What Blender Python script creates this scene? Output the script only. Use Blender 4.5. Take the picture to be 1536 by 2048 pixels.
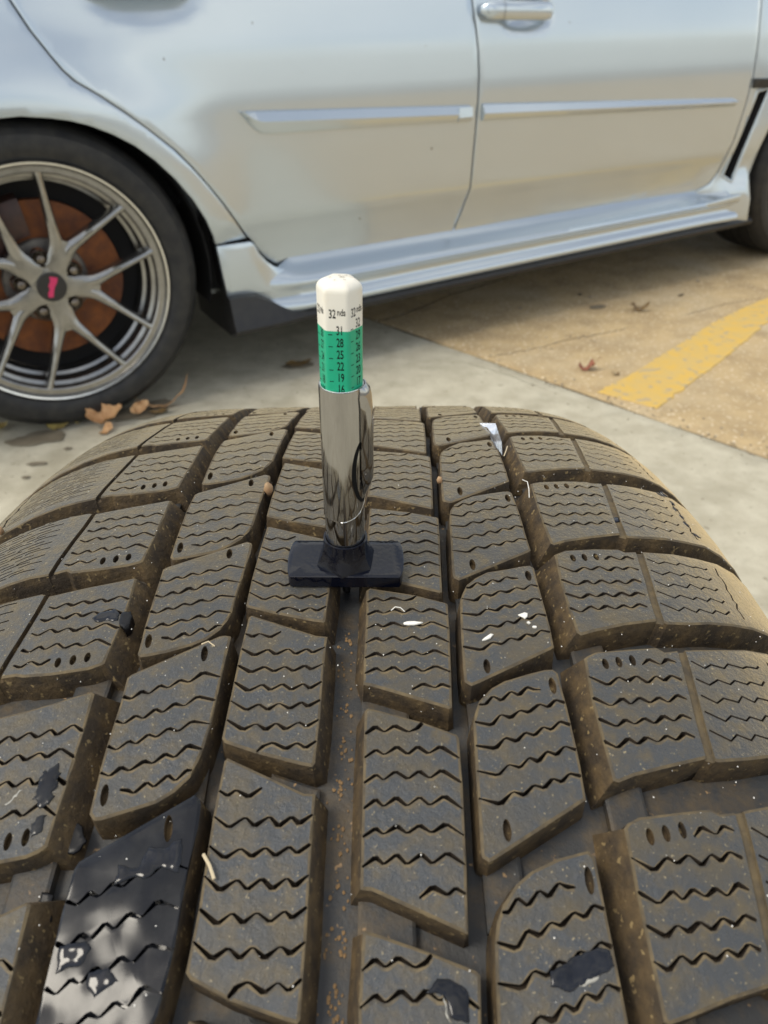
import bpy, bmesh, math, random
import numpy as np
from mathutils import Vector, Matrix, noise
from mathutils.geometry import delaunay_2d_cdt
random.seed(7); rng = np.random.default_rng(7)
rad = math.radians
for o in list(bpy.data.objects): bpy.data.objects.remove(o)
scn = bpy.context.scene
COL = scn.collection

# ------------------------------------------------------------------ camera, sky, sun, exposure
CAMH = 0.8222
cam_d = bpy.data.cameras.new('camera'); cam = bpy.data.objects.new('camera', cam_d); COL.objects.link(cam)
cx_, cu_, cf_ = (Vector((0.9999547, -0.0053589, -0.0078709)), Vector((0.009522, 0.5627643, 0.8265626)), Vector((0, 0.8266, -0.56279)))
M = Matrix((cx_, cu_, -cf_)).transposed().to_4x4(); M.translation = (0, 0, CAMH)
cam.matrix_world = M
cam_d.sensor_fit = 'VERTICAL'; cam_d.sensor_height = 36; cam_d.lens = 36 * 1490.2 / 2048
cam_d.clip_start = 0.01; cam_d.clip_end = 500
cam_d.dof.use_dof = True; cam_d.dof.focus_distance = 0.2; cam_d.dof.aperture_fstop = 26
scn.camera = cam

SUN_EL, SUN_AZ = rad(56), rad(248)      # azimuth measured clockwise from +Y
world = bpy.data.worlds.new('World'); scn.world = world; world.use_nodes = True
nt = world.node_tree; nt.nodes.clear()
def wn(t): return nt.nodes.new(t)
out = wn('ShaderNodeOutputWorld'); bg = wn('ShaderNodeBackground'); sky = wn('ShaderNodeTexSky')
sky.sky_type = 'NISHITA'; sky.sun_disc = False; sky.sun_elevation = SUN_EL; sky.sun_rotation = SUN_AZ
sky.air_density = 1.0; sky.dust_density = 1.5
tc = wn('ShaderNodeTexCoord'); mp = wn('ShaderNodeMapping'); mp.inputs['Scale'].default_value = (1, 1, 2.6)
nz = wn('ShaderNodeTexNoise'); nz.inputs['Scale'].default_value = 2.2; nz.inputs['Detail'].default_value = 7; nz.inputs['Roughness'].default_value = .55; nz.inputs['Distortion'].default_value = .3
cr = wn('ShaderNodeValToRGB'); cr.color_ramp.elements[0].position = .44; cr.color_ramp.elements[1].position = .66
cr.color_ramp.elements[0].color = (.18, .18, .18, 1); cr.color_ramp.elements[1].color = (.85, .85, .85, 1)
mx = wn('ShaderNodeMix'); mx.data_type = 'RGBA'
mx.inputs[7].default_value = (10.2, 9.8, 8.7, 1)
nt.links.new(tc.outputs['Generated'], mp.inputs[0]); nt.links.new(mp.outputs[0], nz.inputs['Vector'])
nt.links.new(nz.outputs[0], cr.inputs[0]); nt.links.new(cr.outputs[0], mx.inputs[0])
nt.links.new(sky.outputs[0], mx.inputs[6]); nt.links.new(mx.outputs[2], bg.inputs[0])
bg.inputs[1].default_value = 0.12; nt.links.new(bg.outputs[0], out.inputs[0])
sd = bpy.data.lights.new('sun', 'SUN'); sd.energy = 1.6; sd.angle = rad(22); sd.color = (1, .93, .80)
so = bpy.data.objects.new('sun', sd); COL.objects.link(so); so.location = (0, 0, 5)
sv = Vector((math.sin(SUN_AZ) * math.cos(SUN_EL), math.cos(SUN_AZ) * math.cos(SUN_EL), math.sin(SUN_EL)))
so.rotation_euler = sv.to_track_quat('Z', 'Y').to_euler()
scn.view_settings.view_transform = 'Standard'; scn.view_settings.look = 'None'
scn.view_settings.exposure = 0.45; scn.view_settings.gamma = 1; scn.view_settings.use_curve_mapping = False
scn.render.engine = 'CYCLES'

# ------------------------------------------------------------------ materials
def ramp_col(c): return (c[0], c[1], c[2], 1)
def mat(name, base, rough=.6, metal=0, var=None, vscale=20, vdet=6, vlo=.35, vhi=.65, bump=0, bscale=100, bdet=4, coat=0, coat_rough=.03,
        rvar=0, spec=.5, sheen=0, sheen_tint=(1, 1, 1), speck=None, speck_scale=400, speck_at=.72, var2=None, v2scale=5, v2lo=.5, v2hi=.7, trans=0, aniso=None, alpha=1, sub=0, bevel=0):
    m = bpy.data.materials.new(name); m.use_nodes = True; t = m.node_tree; b = t.nodes['Principled BSDF']; L = t.links.new
    b.inputs['Base Color'].default_value = ramp_col(base); b.inputs['Roughness'].default_value = rough; b.inputs['Metallic'].default_value = metal
    b.inputs['Coat Weight'].default_value = coat; b.inputs['Coat Roughness'].default_value = coat_rough
    b.inputs['Specular IOR Level'].default_value = spec; b.inputs['Transmission Weight'].default_value = trans; b.inputs['Sheen Weight'].default_value = sheen; b.inputs['Sheen Tint'].default_value = ramp_col(sheen_tint); b.inputs['Sheen Roughness'].default_value = .45; b.inputs['Alpha'].default_value = alpha
    tc = t.nodes.new('ShaderNodeTexCoord'); vec = tc.outputs['Object']
    if aniso:
        mp = t.nodes.new('ShaderNodeMapping'); mp.inputs['Scale'].default_value = aniso; L(vec, mp.inputs[0]); vec = mp.outputs[0]
    col = None
    def nse(sc, det=5, ro=.6):
        n = t.nodes.new('ShaderNodeTexNoise'); n.inputs['Scale'].default_value = sc; n.inputs['Detail'].default_value = det; n.inputs['Roughness'].default_value = ro
        L(vec, n.inputs['Vector']); return n.outputs[0]
    def step(src, lo, hi):
        r = t.nodes.new('ShaderNodeMapRange'); r.inputs[1].default_value = lo; r.inputs[2].default_value = hi; L(src, r.inputs[0]); return r.outputs[0]
    def mixc(fac, a, bb):
        x = t.nodes.new('ShaderNodeMix'); x.data_type = 'RGBA'; L(fac, x.inputs[0])
        for v, i in ((a, 6), (bb, 7)):
            if isinstance(v, tuple): x.inputs[i].default_value = ramp_col(v)
            else: L(v, x.inputs[i])
        return x.outputs[2]
    cur = tuple(base)
    if var: f = step(nse(vscale, vdet), vlo, vhi); cur = mixc(f, cur, tuple(var)); 
    if var2: cur = mixc(step(nse(v2scale, 4), v2lo, v2hi), cur, tuple(var2))
    if speck: cur = mixc(step(nse(speck_scale, 2, .5), speck_at, speck_at + .06), cur, tuple(speck))
    if not isinstance(cur, tuple): L(cur, b.inputs['Base Color'])
    if rvar:
        r = t.nodes.new('ShaderNodeMapRange'); L(nse(vscale * 1.7, 5), r.inputs[0]); r.inputs[1].default_value = .3; r.inputs[2].default_value = .7
        r.inputs[3].default_value = max(.02, rough - rvar); r.inputs[4].default_value = rough + rvar; L(r.outputs[0], b.inputs['Roughness'])
    nrm = None
    if bevel:
        bv = t.nodes.new('ShaderNodeBevel'); bv.samples = 4; bv.inputs[0].default_value = bevel; nrm = bv.outputs[0]
    if bump:
        bp = t.nodes.new('ShaderNodeBump'); bp.inputs['Strength'].default_value = bump; bp.inputs['Distance'].default_value = .3 / bscale
        L(nse(bscale, bdet, .65), bp.inputs['Height'])
        if nrm: L(nrm, bp.inputs['Normal'])
        nrm = bp.outputs[0]
    if nrm: L(nrm, b.inputs['Normal'])
    return m

TOPK = dict(vdet=10, vlo=.47, vhi=.75, bump=.9, bscale=750, bdet=9, rvar=.12, vscale=240,
            speck=(.24, .20, .12), speck_scale=1500, speck_at=.67, v2scale=95, v2lo=.46, v2hi=.80, sheen=.75, sheen_tint=(.95, .74, .40))
M_top = mat('tread_rubber', (.032, .039, .048), .35, var=(.092, .069, .032), var2=(.068, .054, .030), **TOPK)
M_liprub = mat('dusty_sipe_lip', (.040, .037, .031), .6, var=(.135, .100, .050), vdet=6, vlo=.38, vhi=.62, vscale=330, bump=.8, bscale=900, sheen=.5, sheen_tint=(.95, .74, .40))
M_wet = mat('wet_black_rubber', (.005, .006, .009), .17, spec=.32, var=(.022, .023, .025), vdet=7, vlo=.46, vhi=.66, vscale=75, bump=.22, bscale=22, bdet=3, rvar=.07, speck=(.22, .23, .23), speck_scale=90, speck_at=.76)
M_dust = mat('dusty_edge', (.135, .100, .050), .8, var=(.06, .048, .032), vscale=260, vdet=6, bump=.6, bscale=1500, sheen=.2, sheen_tint=(.75, .6, .38))
M_wall = mat('dirty_rubber_wall', (.042, .029, .016), .8, var=(.135, .088, .036), vscale=190, vdet=10, vlo=.40, vhi=.72, bump=1, bscale=420, bdet=9, speck=(.25, .18, .08), speck_scale=700, speck_at=.645)
M_floor = mat('groove_floor_rubber', (.034, .035, .036), .55, var=(.10, .070, .034), vscale=150, vdet=9, vlo=.45, vhi=.75, bump=.7, bscale=1100, bdet=7, speck=(.30, .19, .09), speck_scale=480, speck_at=.69)
M_slot = mat('sipe_dark', (.045, .030, .017), .85, var=(.02, .014, .009), vscale=300)
M_tar = mat('wet_tar', (.004, .005, .008), .06, spec=.4, bump=.2, bscale=160, bdet=2, coat=0, var=(.010, .012, .018), vscale=200)
M_tard = mat('tar_dull', (.004, .004, .005), .32, spec=.3)
M_smear = mat('chalky_smear', (.35, .34, .30), .5, bump=.4, bscale=900)
M_side = mat('sidewall_rubber', (.03, .03, .03), .6, var=(.07, .06, .045), vscale=30, bump=.3, bscale=600)
M_paint = mat('silver_paint', (.55, .62, .675), .22, metal=.66, coat=1, coat_rough=.04, var=(.535, .605, .66), vscale=4, spec=.5, bump=.02, bscale=900)
M_blackp = mat('black_plastic', (.012, .012, .014), .42, bump=.2, bscale=900, var=(.022, .021, .020), vscale=40)
M_dark = mat('dark_void', (.008, .008, .009), .9)
M_alloy = mat('alloy_gunmetal', (.36, .355, .34), .27, metal=.95, var=(.29, .285, .27), vscale=40, bump=.05, bscale=800)
M_lip = mat('polished_lip', (.85, .85, .83), .22, metal=1, var=(.78, .77, .74), vscale=60)
M_tyre = mat('car_tyre_rubber', (.008, .009, .011), .58, var=(.026, .025, .023), vscale=35, vdet=6, bump=.25, bscale=500)
M_rust = mat('rusty_disc', (.26, .085, .022), .6, metal=.25, var=(.13, .045, .022), vscale=30, vdet=6, bump=.3, bscale=500)
M_caliper = mat('caliper_brown', (.07, .03, .022), .5, var=(.04, .02, .016), vscale=60)
M_hat = mat('disc_hat', (.12, .11, .10), .5, metal=.6, var=(.2, .18, .16), vscale=60)
M_lug = mat('lug_steel', (.28, .25, .21), .3, metal=1, var=(.12, .1, .085), vscale=150)
M_cap = mat('cap_black', (.02, .018, .017), .45)
M_pink = mat('logo_pink', (.62, .03, .13), .45)
M_glass = mat('tinted_glass', (.01, .012, .014), .05, coat=.5)
M_chrome = mat('brushed_chrome', (.40, .395, .39), .07, metal=1, bump=.10, bscale=500, bdet=2, rvar=.04, vscale=250, aniso=(1, 1, .12), var=(.34, .335, .33))
M_cut = mat('cut_steel_edge', (.8, .8, .78), .2, metal=1)
M_base = mat('gauge_black', (.002, .003, .008), .12, bump=.12, bscale=700, bdet=2, speck=(.35, .35, .35), speck_scale=900, speck_at=.76, rvar=.05)
M_white = mat('white_plastic', (.78, .75, .66), .42, var=(.70, .60, .44), vscale=130, vlo=.5, vhi=.8, sub=0)
M_green = mat('green_scale', (.004, .36, .19), .32, var=(.006, .40, .22), vscale=100)
M_ink = mat('black_ink', (.008, .008, .008), .6, spec=.12)
M_grey = mat('grey_concrete', (.42, .385, .29), .88, var=(.54, .505, .395), vscale=16, vdet=10, bump=.9, bscale=110, bdet=8, speck=(.26, .23, .165), speck_scale=60, speck_at=.67, var2=(.36, .33, .245), v2scale=6)
M_tan = mat('tan_aggregate_concrete', (.50, .375, .205), .88, var=(.36, .265, .145), vscale=9, vdet=9, vlo=.4, vhi=.65, bump=1, bscale=90, bdet=9, speck=(.68, .58, .42), speck_scale=95, speck_at=.61, var2=(.50, .41, .27), v2scale=2.2)
M_road = mat('worn_grey_road', (.30, .29, .26), .9, var=(.24, .23, .205), vscale=3, vdet=8, bump=.5, bscale=120)
M_yel = mat('yellow_road_paint', (.66, .43, .09), .75, var=(.58, .42, .16), vscale=22, vdet=9, bump=.9, bscale=110, bdet=8, speck=(.46, .36, .21), speck_scale=34, speck_at=.585)
M_crack = mat('crack_dirt', (.05, .038, .025), .95, var=(.12, .10, .06), vscale=60)
M_gravel = mat('crack_grit', (.34, .29, .22), .9, var=(.16, .13, .09), vscale=60)
M_leaf = mat('dry_leaf_brown', (.58, .36, .18), .7, var=(.42, .22, .09), vscale=60, bump=.5, bscale=300)
M_leafy = mat('leaf_yellow', (.50, .40, .12), .6, var=(.32, .22, .07), vscale=60)
M_leafd = mat('leaf_wet_dark', (.13, .08, .03), .45, var=(.2, .13, .05), vscale=50)
M_leafr = mat('leaf_red', (.36, .14, .08), .7, var=(.2, .08, .05), vscale=90)
M_stain = mat('damp_stain', (.15, .125, .085), .55, var=(.2, .17, .12), vscale=30)
M_chip = mat('white_chip', (.8, .78, .72), .6)
M_crumb = mat('tan_crumb', (.36, .25, .14), .7, var=(.35, .2, .1), vscale=300)
M_grit2 = mat('packed_dirt', (.17, .11, .055), .9, var=(.26, .16, .07), vscale=500)
M_film = mat('clear_film', (.78, .82, .88), .12, trans=.75, alpha=.85, coat=.4)
M_straw = mat('straw_fibre', (.6, .5, .33), .7)

# ------------------------------------------------------------------ object helpers
def wloc(o):
    v = Vector((0, 0, 0))
    while o is not None: v = v + o.location; o = o.parent
    return v
def put(name, V, F, mats, parent=None, midx=None, smooth=0, **pr):
    me = bpy.data.meshes.new(name)
    V = np.asarray(V, float)
    if parent is not None: V = V - np.array(wloc(parent))
    elif pr.get('origin') is not None: V = V - np.array(pr['origin'])
    me.from_pydata(V.tolist(), [], [list(map(int, f)) for f in F])
    for m in (mats if isinstance(mats, (list, tuple)) else [mats]): me.materials.append(m)
    if midx is not None: me.polygons.foreach_set('material_index', np.asarray(midx, np.int32))
    if smooth:
        me.polygons.foreach_set('use_smooth', [True] * len(me.polygons)); me.set_sharp_from_angle(angle=rad(smooth))
    me.update()
    o = bpy.data.objects.new(name, me); COL.objects.link(o)
    if parent is not None: o.parent = parent
    elif pr.get('origin') is not None: o.location = pr['origin']
    for k in ('label', 'category', 'group', 'kind'):
        if k in pr: o[k] = pr[k]
    return o
def empty(name, loc, label, cat, group=None):
    o = bpy.data.objects.new(name, None); COL.objects.link(o); o.location = loc; o.empty_display_size = .05
    o['label'] = label; o['category'] = cat
    if group: o['group'] = group
    return o
class Bag:
    def __init__(s): s.V = []; s.F = []; s.M = []
    def add(s, V, F, m=0):
        b = len(s.V); s.V += [tuple(map(float, v)) for v in V]; s.F += [tuple(b + i for i in f) for f in F]; s.M += [m] * len(F)
    def put(s, name, mats, parent=None, **k): return put(name, s.V, s.F, mats, parent, s.M, **k)

def sdist(P, poly):
    """distance of each P to closed polyline, and outward unit normal of nearest edge (poly CCW)"""
    A = poly; B = np.roll(poly, -1, 0); D = B - A; LL = np.maximum((D ** 2).sum(1), 1e-18)
    t = np.clip(((P[:, None] - A) * D).sum(2) / LL, 0, 1); Q = A + D * t[..., None]
    d = np.hypot(*np.moveaxis(P[:, None] - Q, 2, 0)); i = d.argmin(1)
    n = np.stack([D[:, 1], -D[:, 0]], -1) / np.sqrt(LL)[:, None]
    # vertex-averaged normal when near a corner
    nn = n[i].copy(); ti = t[np.arange(len(P)), i]
    prev = n[(i - 1) % len(A)]; nxt = n[(i + 1) % len(A)]
    a = ti < 1e-4; nn[a] = nn[a] + prev[a]; c = ti > 1 - 1e-4; nn[c] = nn[c] + nxt[c]
    nn /= np.maximum(np.linalg.norm(nn, axis=1), 1e-9)[:, None]
    return d[np.arange(len(P)), i], nn
def inside(P, poly):
    x, y = P[:, 0], P[:, 1]; r = np.zeros(len(P), bool); j = len(poly) - 1
    for i in range(len(poly)):
        xi, yi = poly[i]; xj, yj = poly[j]
        c = ((yi > y) != (yj > y)); dy = (yj - yi) if abs(yj - yi) > 1e-15 else 1e-15
        r ^= c & (x < (xj - xi) * (y - yi) / dy + xi); j = i
    return r
def area(p): x, y = p[:, 0], p[:, 1]; return .5 * np.sum(x * np.roll(y, -1) - np.roll(x, -1) * y)
def inset(poly, d):
    A = np.roll(poly, 1, 0); B = poly; C = np.roll(poly, -1, 0)
    e1 = B - A; e2 = C - B; e1 /= np.linalg.norm(e1, axis=1)[:, None]; e2 /= np.linalg.norm(e2, axis=1)[:, None]
    n1 = np.stack([-e1[:, 1], e1[:, 0]], -1); n2 = np.stack([-e2[:, 1], e2[:, 0]], -1)
    m = n1 + n2; m /= np.linalg.norm(m, axis=1)[:, None]; k = np.clip((m * n1).sum(1), .5, 1)
    return B + m * (d / k)[:, None]
def ribbon(pts, w, taper=True):
    P = np.array(pts, float); T = np.gradient(P, axis=0); T /= np.linalg.norm(T, axis=1)[:, None]
    N = np.stack([-T[:, 1], T[:, 0]], -1); ww = np.full(len(P), w / 2)
    if np.ndim(w): ww = np.asarray(w) / 2
    L = P + N * ww[:, None]; R = P - N * ww[:, None]
    return np.concatenate([R, L[::-1]])
def oval(c, a, b, n=12, rot=0):
    t = np.linspace(0, 2 * np.pi, n, endpoint=False); x = a * np.cos(t); y = b * np.sin(t)
    return np.stack([c[0] + x * math.cos(rot) - y * math.sin(rot), c[1] + x * math.sin(rot) + y * math.cos(rot)], -1)
def plate(name, outline, mapf, mats, parent=None, slots=(), grid=.005, ins=.0006, drop=.00035, wall=.0075, draft=0, smooth=25, eps=1e-7, jig=.12, **pr):
    """Thick slab over a mapped 2D domain. mapf(x,y,depth)->xyz. slots: (polygon, depth, material index). materials: 0 top 1 rim 2 wall 3.."""
    O = np.asarray(outline, float)
    if area(O) < 0: O = O[::-1]
    I = inset(O, ins)
    vs = [O, I]; fs = [list(range(len(O))), list(range(len(O), len(O) + len(I)))]; b = len(O) + len(I)
    for sp in slots:
        S = np.asarray(sp[0], float)
        if area(S) < 0: S = S[::-1]
        vs.append(S); fs.append(list(range(b, b + len(S)))); b += len(S)
    x0, y0 = O.min(0); x1, y1 = O.max(0)
    gx, gy = np.meshgrid(np.arange(x0 + grid / 2, x1, grid), np.arange(y0 + grid / 2, y1, grid)); G = np.stack([gx.ravel(), gy.ravel()], -1)
    if len(G):
        G = G + rng.uniform(-jig, jig, G.shape) * grid
        G = G[inside(G, O)]
        if len(G): d, _ = sdist(G, O); G = G[d > ins + grid * .3]
    vs.append(G); Vin = np.concatenate(vs)
    r = delaunay_2d_cdt([Vector(v) for v in Vin.tolist()], [], fs, 0, eps)
    P = np.array([tuple(v) for v in r[0]]); tri = r[2]; of = r[5]
    onO, nO = sdist(P, O); isO = onO < 2e-6 + 2 * eps
    inI = inside(np.array([P[list(t)].mean(0) for t in tri]), I)
    key = {}; V = []; F = []; MI = []
    dr = draft if callable(draft) else (lambda p, n: draft)
    def vert(i, lev):
        k = (i, lev)
        if k in key: return key[k]
        p = P[i]
        if lev == 'base':
            q = p + nO[i] * dr(p, nO[i]); z = wall
        else: q = p; z = (drop if isO[i] else 0) + lev
        V.append(mapf(q[0], q[1], z)); key[k] = len(V) - 1; return key[k]
    emap = {}; mmap = {}; cls = []
    for ti, t in enumerate(tri):
        o = of[ti]
        if 0 not in o: cls.append(None); continue
        s = [k for k in o if k >= 2]
        if s:
            sp = slots[min(s) - 2]; lev = sp[1]; m = sp[2]
        else: lev = 0; m = 0 if inI[ti] else 1
        cls.append(lev); F.append([vert(i, lev) for i in t]); MI.append(m)
        n = len(t)
        for a in range(n): emap[(t[a], t[(a + 1) % n])] = lev; mmap[(t[a], t[(a + 1) % n])] = m
    for (a, c), lev in emap.items():
        other = emap.get((c, a)); om = mmap.get((c, a), 3)
        if other is None:
            if wall > lev: F.append([vert(c, lev), vert(a, lev), vert(a, 'base'), vert(c, 'base')]); MI.append(2)
        elif lev < other:
            F.append([vert(c, lev), vert(a, lev), vert(a, other), vert(c, other)]); MI.append(om if len(mats) > 3 else 2)
    return put(name, V, F, mats, parent, MI, smooth=smooth, **pr)

def tube(bag, path, rads, n=8, m=0, cap=True):
    P = [Vector(p) for p in path]; b = []; V = []; F = []
    ref = Vector((0, 0, 1))
    for i, p in enumerate(P):
        t = (P[min(i + 1, len(P) - 1)] - P[max(i - 1, 0)]).normalized()
        a = t.cross(ref if abs(t.z) < .95 else Vector((1, 0, 0))).normalized(); c = t.cross(a)
        r = rads[i] if hasattr(rads, '__len__') else rads
        for k in range(n):
            th = 2 * math.pi * k / n; V.append(p + a * (r * math.cos(th)) + c * (r * math.sin(th)))
    for i in range(len(P) - 1):
        for k in range(n): F.append((i * n + k, i * n + (k + 1) % n, (i + 1) * n + (k + 1) % n, (i + 1) * n + k))
    if cap: F.append(tuple(range(n))[::-1]); F.append(tuple((len(P) - 1) * n + k for k in range(n)))
    bag.add(V, F, m)
def blob(bag, c, r, m=0, sq=(1, 1, 1), seed=0, sub=1):
    bm = bmesh.new(); bmesh.ops.create_icosphere(bm, subdivisions=sub, radius=1)
    V = []
    for v in bm.verts:
        k = 1 + .35 * noise.noise(v.co * 1.7 + Vector((seed, seed * .3, 0)))
        V.append(Vector((v.co.x * r * k * sq[0] + c[0], v.co.y * r * k * sq[1] + c[1], v.co.z * r * k * sq[2] + c[2])))
    F = [[v.index for v in f.verts] for f in bm.faces]; bm.free(); bag.add(V, F, m)

# ================================================================== GROUND
def gmap(x, y, d): return (x, y, -d)
def gmap_b(x, y, d): return (x, y, -d + .0012 * noise.noise(Vector((x * 6, y * 6, 0))))
g = 60
put('ground', [(-g, -g, -.02), (g, -g, -.02), (g, g, -.02), (-g, g, -.02)], [(0, 1, 2, 3)], M_road, kind='structure')
J0 = np.array([-.121, 2.38]); J1 = np.array([.838, 1.404]); jd = (J1 - J0) / np.linalg.norm(J1 - J0); jn = np.array([-jd[1], jd[0]])   # towards the tan slab
if jn[0] < 0: jn = -jn
def jline(off, a, b, n=70, wob=.006, seed=0):
    t = np.linspace(a, b, n)
    return [tuple(J0 + jd * x + jn * (off + wob * noise.noise(Vector((x * 5, seed, 0))) + .35 * wob * noise.noise(Vector((x * 31, seed, 3))))) for x in t]
gl = jline(-.003, -5, 6, 160, seed=1); tl = jline(.0045, -5, 6, 160, seed=2)
def crk(pts, w, seed=0, n=6):
    P = []
    for i in range(len(pts) - 1):
        a = np.array(pts[i]); b = np.array(pts[i + 1]); L = np.linalg.norm(b - a); k = max(2, int(L / .012))
        for j in range(k): P.append(a + (b - a) * j / k)
    P.append(np.array(pts[-1])); P = np.array(P)
    for i in range(len(P)): P[i] += np.array([noise.noise(Vector((i * .45, seed, 0))), noise.noise(Vector((i * .45, seed, 9)))]) * .006
    ww = [w * (.45 + .8 * abs(noise.noise(Vector((i * .6, seed, 5))))) * (1 if 2 < i < len(P) - 3 else .4) for i in range(len(P))]
    return ribbon(P, np.array(ww))
far_g = J0 - jd * 5 - jn * 6, J0 + jd * 6 - jn * 6
plate('grey_pavement', gl + [tuple(far_g[1]), tuple(far_g[0])], gmap_b, [M_grey, M_grey, M_grey, M_crack],
      slots=[(crk([(.216, 1.951), (.316, 1.871), (.418, 1.764)], .003, 4), .003, 3)], grid=.06, ins=.006, drop=.004, wall=.02, smooth=60, kind='structure')
far_t = J0 - jd * 5 + jn * 6, J0 + jd * 6 + jn * 6
plate('tan_pavement', tl + [tuple(far_t[1]), tuple(far_t[0])], gmap_b, [M_tan, M_tan, M_crack, M_crack],
      slots=[(crk([(.295, 1.974), (.393, 2.016), (.472, 2.055), (.522, 2.089), (.572, 2.116), (.62, 2.131), (.722, 2.177), (.777, 2.21)], .006, 1), .004, 3),
             (crk([(.943, 2.294), (1.022, 2.339), (1.128, 2.404), (1.297, 2.47)], .004, 2), .004, 3),
             (crk([(-.02, 2.265), (.041, 2.31), (.125, 2.398), (.233, 2.522), (.346, 2.617), (.529, 2.771)], .012, 3), .006, 3)],
      grid=.06, ins=.007, drop=.005, wall=.02, smooth=60, kind='structure')
plate('joint_fill', jline(-.012, -5, 6, 60) + jline(.012, -5, 6, 60)[::-1], lambda x, y, d: (x, y, -.009 - d), [M_crack] * 3, grid=.1, ins=.002, drop=0, wall=.004, kind='structure')
# yellow line with worn, uneven edges
ye = [(.548, 1.74), (.678, 1.862), (.842, 2.035), (1.008, 2.213), (1.153, 2.345), (1.29, 2.455), (2.2, 3.31), (4, 5.02), (4.0, 4.87), (2.12, 3.19), (1.27, 2.31), (1.150, 2.178), (.93, 1.924), (.797, 1.78), (.67, 1.645)]
yp = []
for i in range(len(ye)):
    a = np.array(ye[i]); b = np.array(ye[(i + 1) % len(ye)]); k = max(2, int(np.linalg.norm(b - a) / .012)); 
    for j in range(k):
        q = a + (b - a) * j / k; q = q + .007 * np.array([noise.noise(Vector((q[0] * 45, q[1] * 45, 1))), noise.noise(Vector((q[0] * 45, q[1] * 45, 7)))]); yp.append(tuple(q))
plate('yellow_parking_line', yp, lambda x, y, d: (x, y, .0035 - d + .0012 * noise.noise(Vector((x * 6, y * 6, 0)))), [M_yel] * 3, grid=.04, ins=.002, drop=.0015, wall=.004, kind='structure')
# damp stains and grit on the ground
def splat(c, rx, ry, rot=0, seed=0, n=26):
    t = np.linspace(0, 2 * np.pi, n, endpoint=False); P = []
    for a in t:
        k = 1 + .45 * noise.noise(Vector((math.cos(a) * 1.6, math.sin(a) * 1.6, seed)))+ .2 * noise.noise(Vector((math.cos(a) * 4, math.sin(a) * 4, seed)))
        x, y = rx * k * math.cos(a), ry * k * math.sin(a)
        P.append((c[0] + x * math.cos(rot) - y * math.sin(rot), c[1] + x * math.sin(rot) + y * math.cos(rot)))
    return P
for i, (c, rx, ry, ro) in enumerate([((-.79, 1.52), .07, .03, .3), ((-.62, 1.64), .10, .03, .2), ((-.57, 1.69), .05, .02, .5), ((-.755, 1.402), .02, .007, .1), ((-.755, 1.346), .008, .006, 0),
                                  ((-.71, 1.47), .009, .006, 0), ((-.235, 1.927), .045, .02, .3), ((.70, 2.38), .03, .012, .3)]):
    plate('damp_stain', splat(c, rx, ry, ro, i * 3.1), lambda x, y, d: (x, y, .0042 - d + .0012 * noise.noise(Vector((x * 6, y * 6, 0)))), [M_stain] * 3, grid=.02, ins=.001, drop=.001, wall=.0015, kind='structure')
gb = Bag()
for i in range(260):
    t = rng.uniform(-.6, 1.4); s = rng.normal(0, .02); p = J0 + jd * t + jn * s
    if i > 150: c = [(.045, 2.31), (.125, 2.398), (.233, 2.522), (.472, 2.055), (.60, 2.125)][i % 5]; p = np.array(c) + rng.normal(0, .02, 2)
    if i > 215: p = J0 + jd * rng.uniform(1.05, 1.6) + jn * abs(rng.normal(0, .08))
    blob(gb, (p[0], p[1], .001), rng.uniform(.001, .0035), 0, (1, 1, .6), i)
gb.put('grit', [M_gravel], kind='stuff', smooth=60)

# ================================================================== CAR
ds = Vector((math.sin(rad(59)), math.cos(rad(59)), 0)); dn = Vector((math.cos(rad(59)), -math.sin(rad(59)), 0)); c0 = Vector((-.7025, 1.5899, 0)); WR = .325; WB = 2.69
def CP(s, n, z): v = c0 + ds * s + dn * n; return (v.x, v.y, z)
car = empty('parked_car', c0, 'silver four-door saloon car with gunmetal alloy wheels parked behind the loose tyre', 'car')
zt = [.10, .15, .29, .33, .38, .405, .46, .55, .65, .75, .85, .95]; ntb = [-.05, -.05, -.056, -.046, -.029, -.016, -.011, -.004, 0, -.005, -.018, -.045]
_zz = np.linspace(.1, 1.0, 181); _nn = np.interp(_zz, zt, ntb); _k = np.ones(5) / 5; _nn = np.convolve(np.pad(_nn, 2, 'edge'), _k, 'valid')
def NB(s, z):
    n = float(np.interp(z, _zz, _nn))
    for w, r0 in ((0, .345), (WB, .35)):
        d = math.hypot(s - w, z - .325); n += .026 * math.exp(-(max(d - r0, 0) / .10) ** 2)
    # door handle recesses
    for hs, hz, a, b, dp in ((.30, .842, .12, .043, .009), (1.262, .800, .085, .034, .020)):
        q = ((s - hs) / a) ** 2 + ((z - hz) / b) ** 2
        if q < 1: n -= dp * (1 - q) ** .75
    if s > 2.08 and z < .36: n += .045 * min(1, (s - 2.08) / .16) * min(1, (.36 - z) / .08)
    return n
def pmap(s, z, d): return CP(s, NB(s, z) - d, z)
edge = [(.040, .87), (.0533, .8344), (.0738, .7889), (.097, .7494), (.1125, .725), (.13, .7055), (.1706, .6793), (.2123, .6484), (.2565, .6129), (.3031, .5724), (.3366, .5348), (.372, .4899), (.4009, .4508), (.4269, .4113), (.4600, .3650), (.4743, .3500), (.4881, .327), (.5083, .3033), (.5287, .287), (.5484, .2751), (.5755, .2690)]
gap = [(1.075, .88), (1.0883, .8298), (1.0981, .7796), (1.1064, .7278), (1.1115, .6743), (1.1130, .619), (1.1125, .5618), (1.1125, .5023), (1.1135, .4463), (1.1150, .405), (1.1130, .3800), (1.108, .3450), (1.099, .3100), (1.0871, .2760)]
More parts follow.
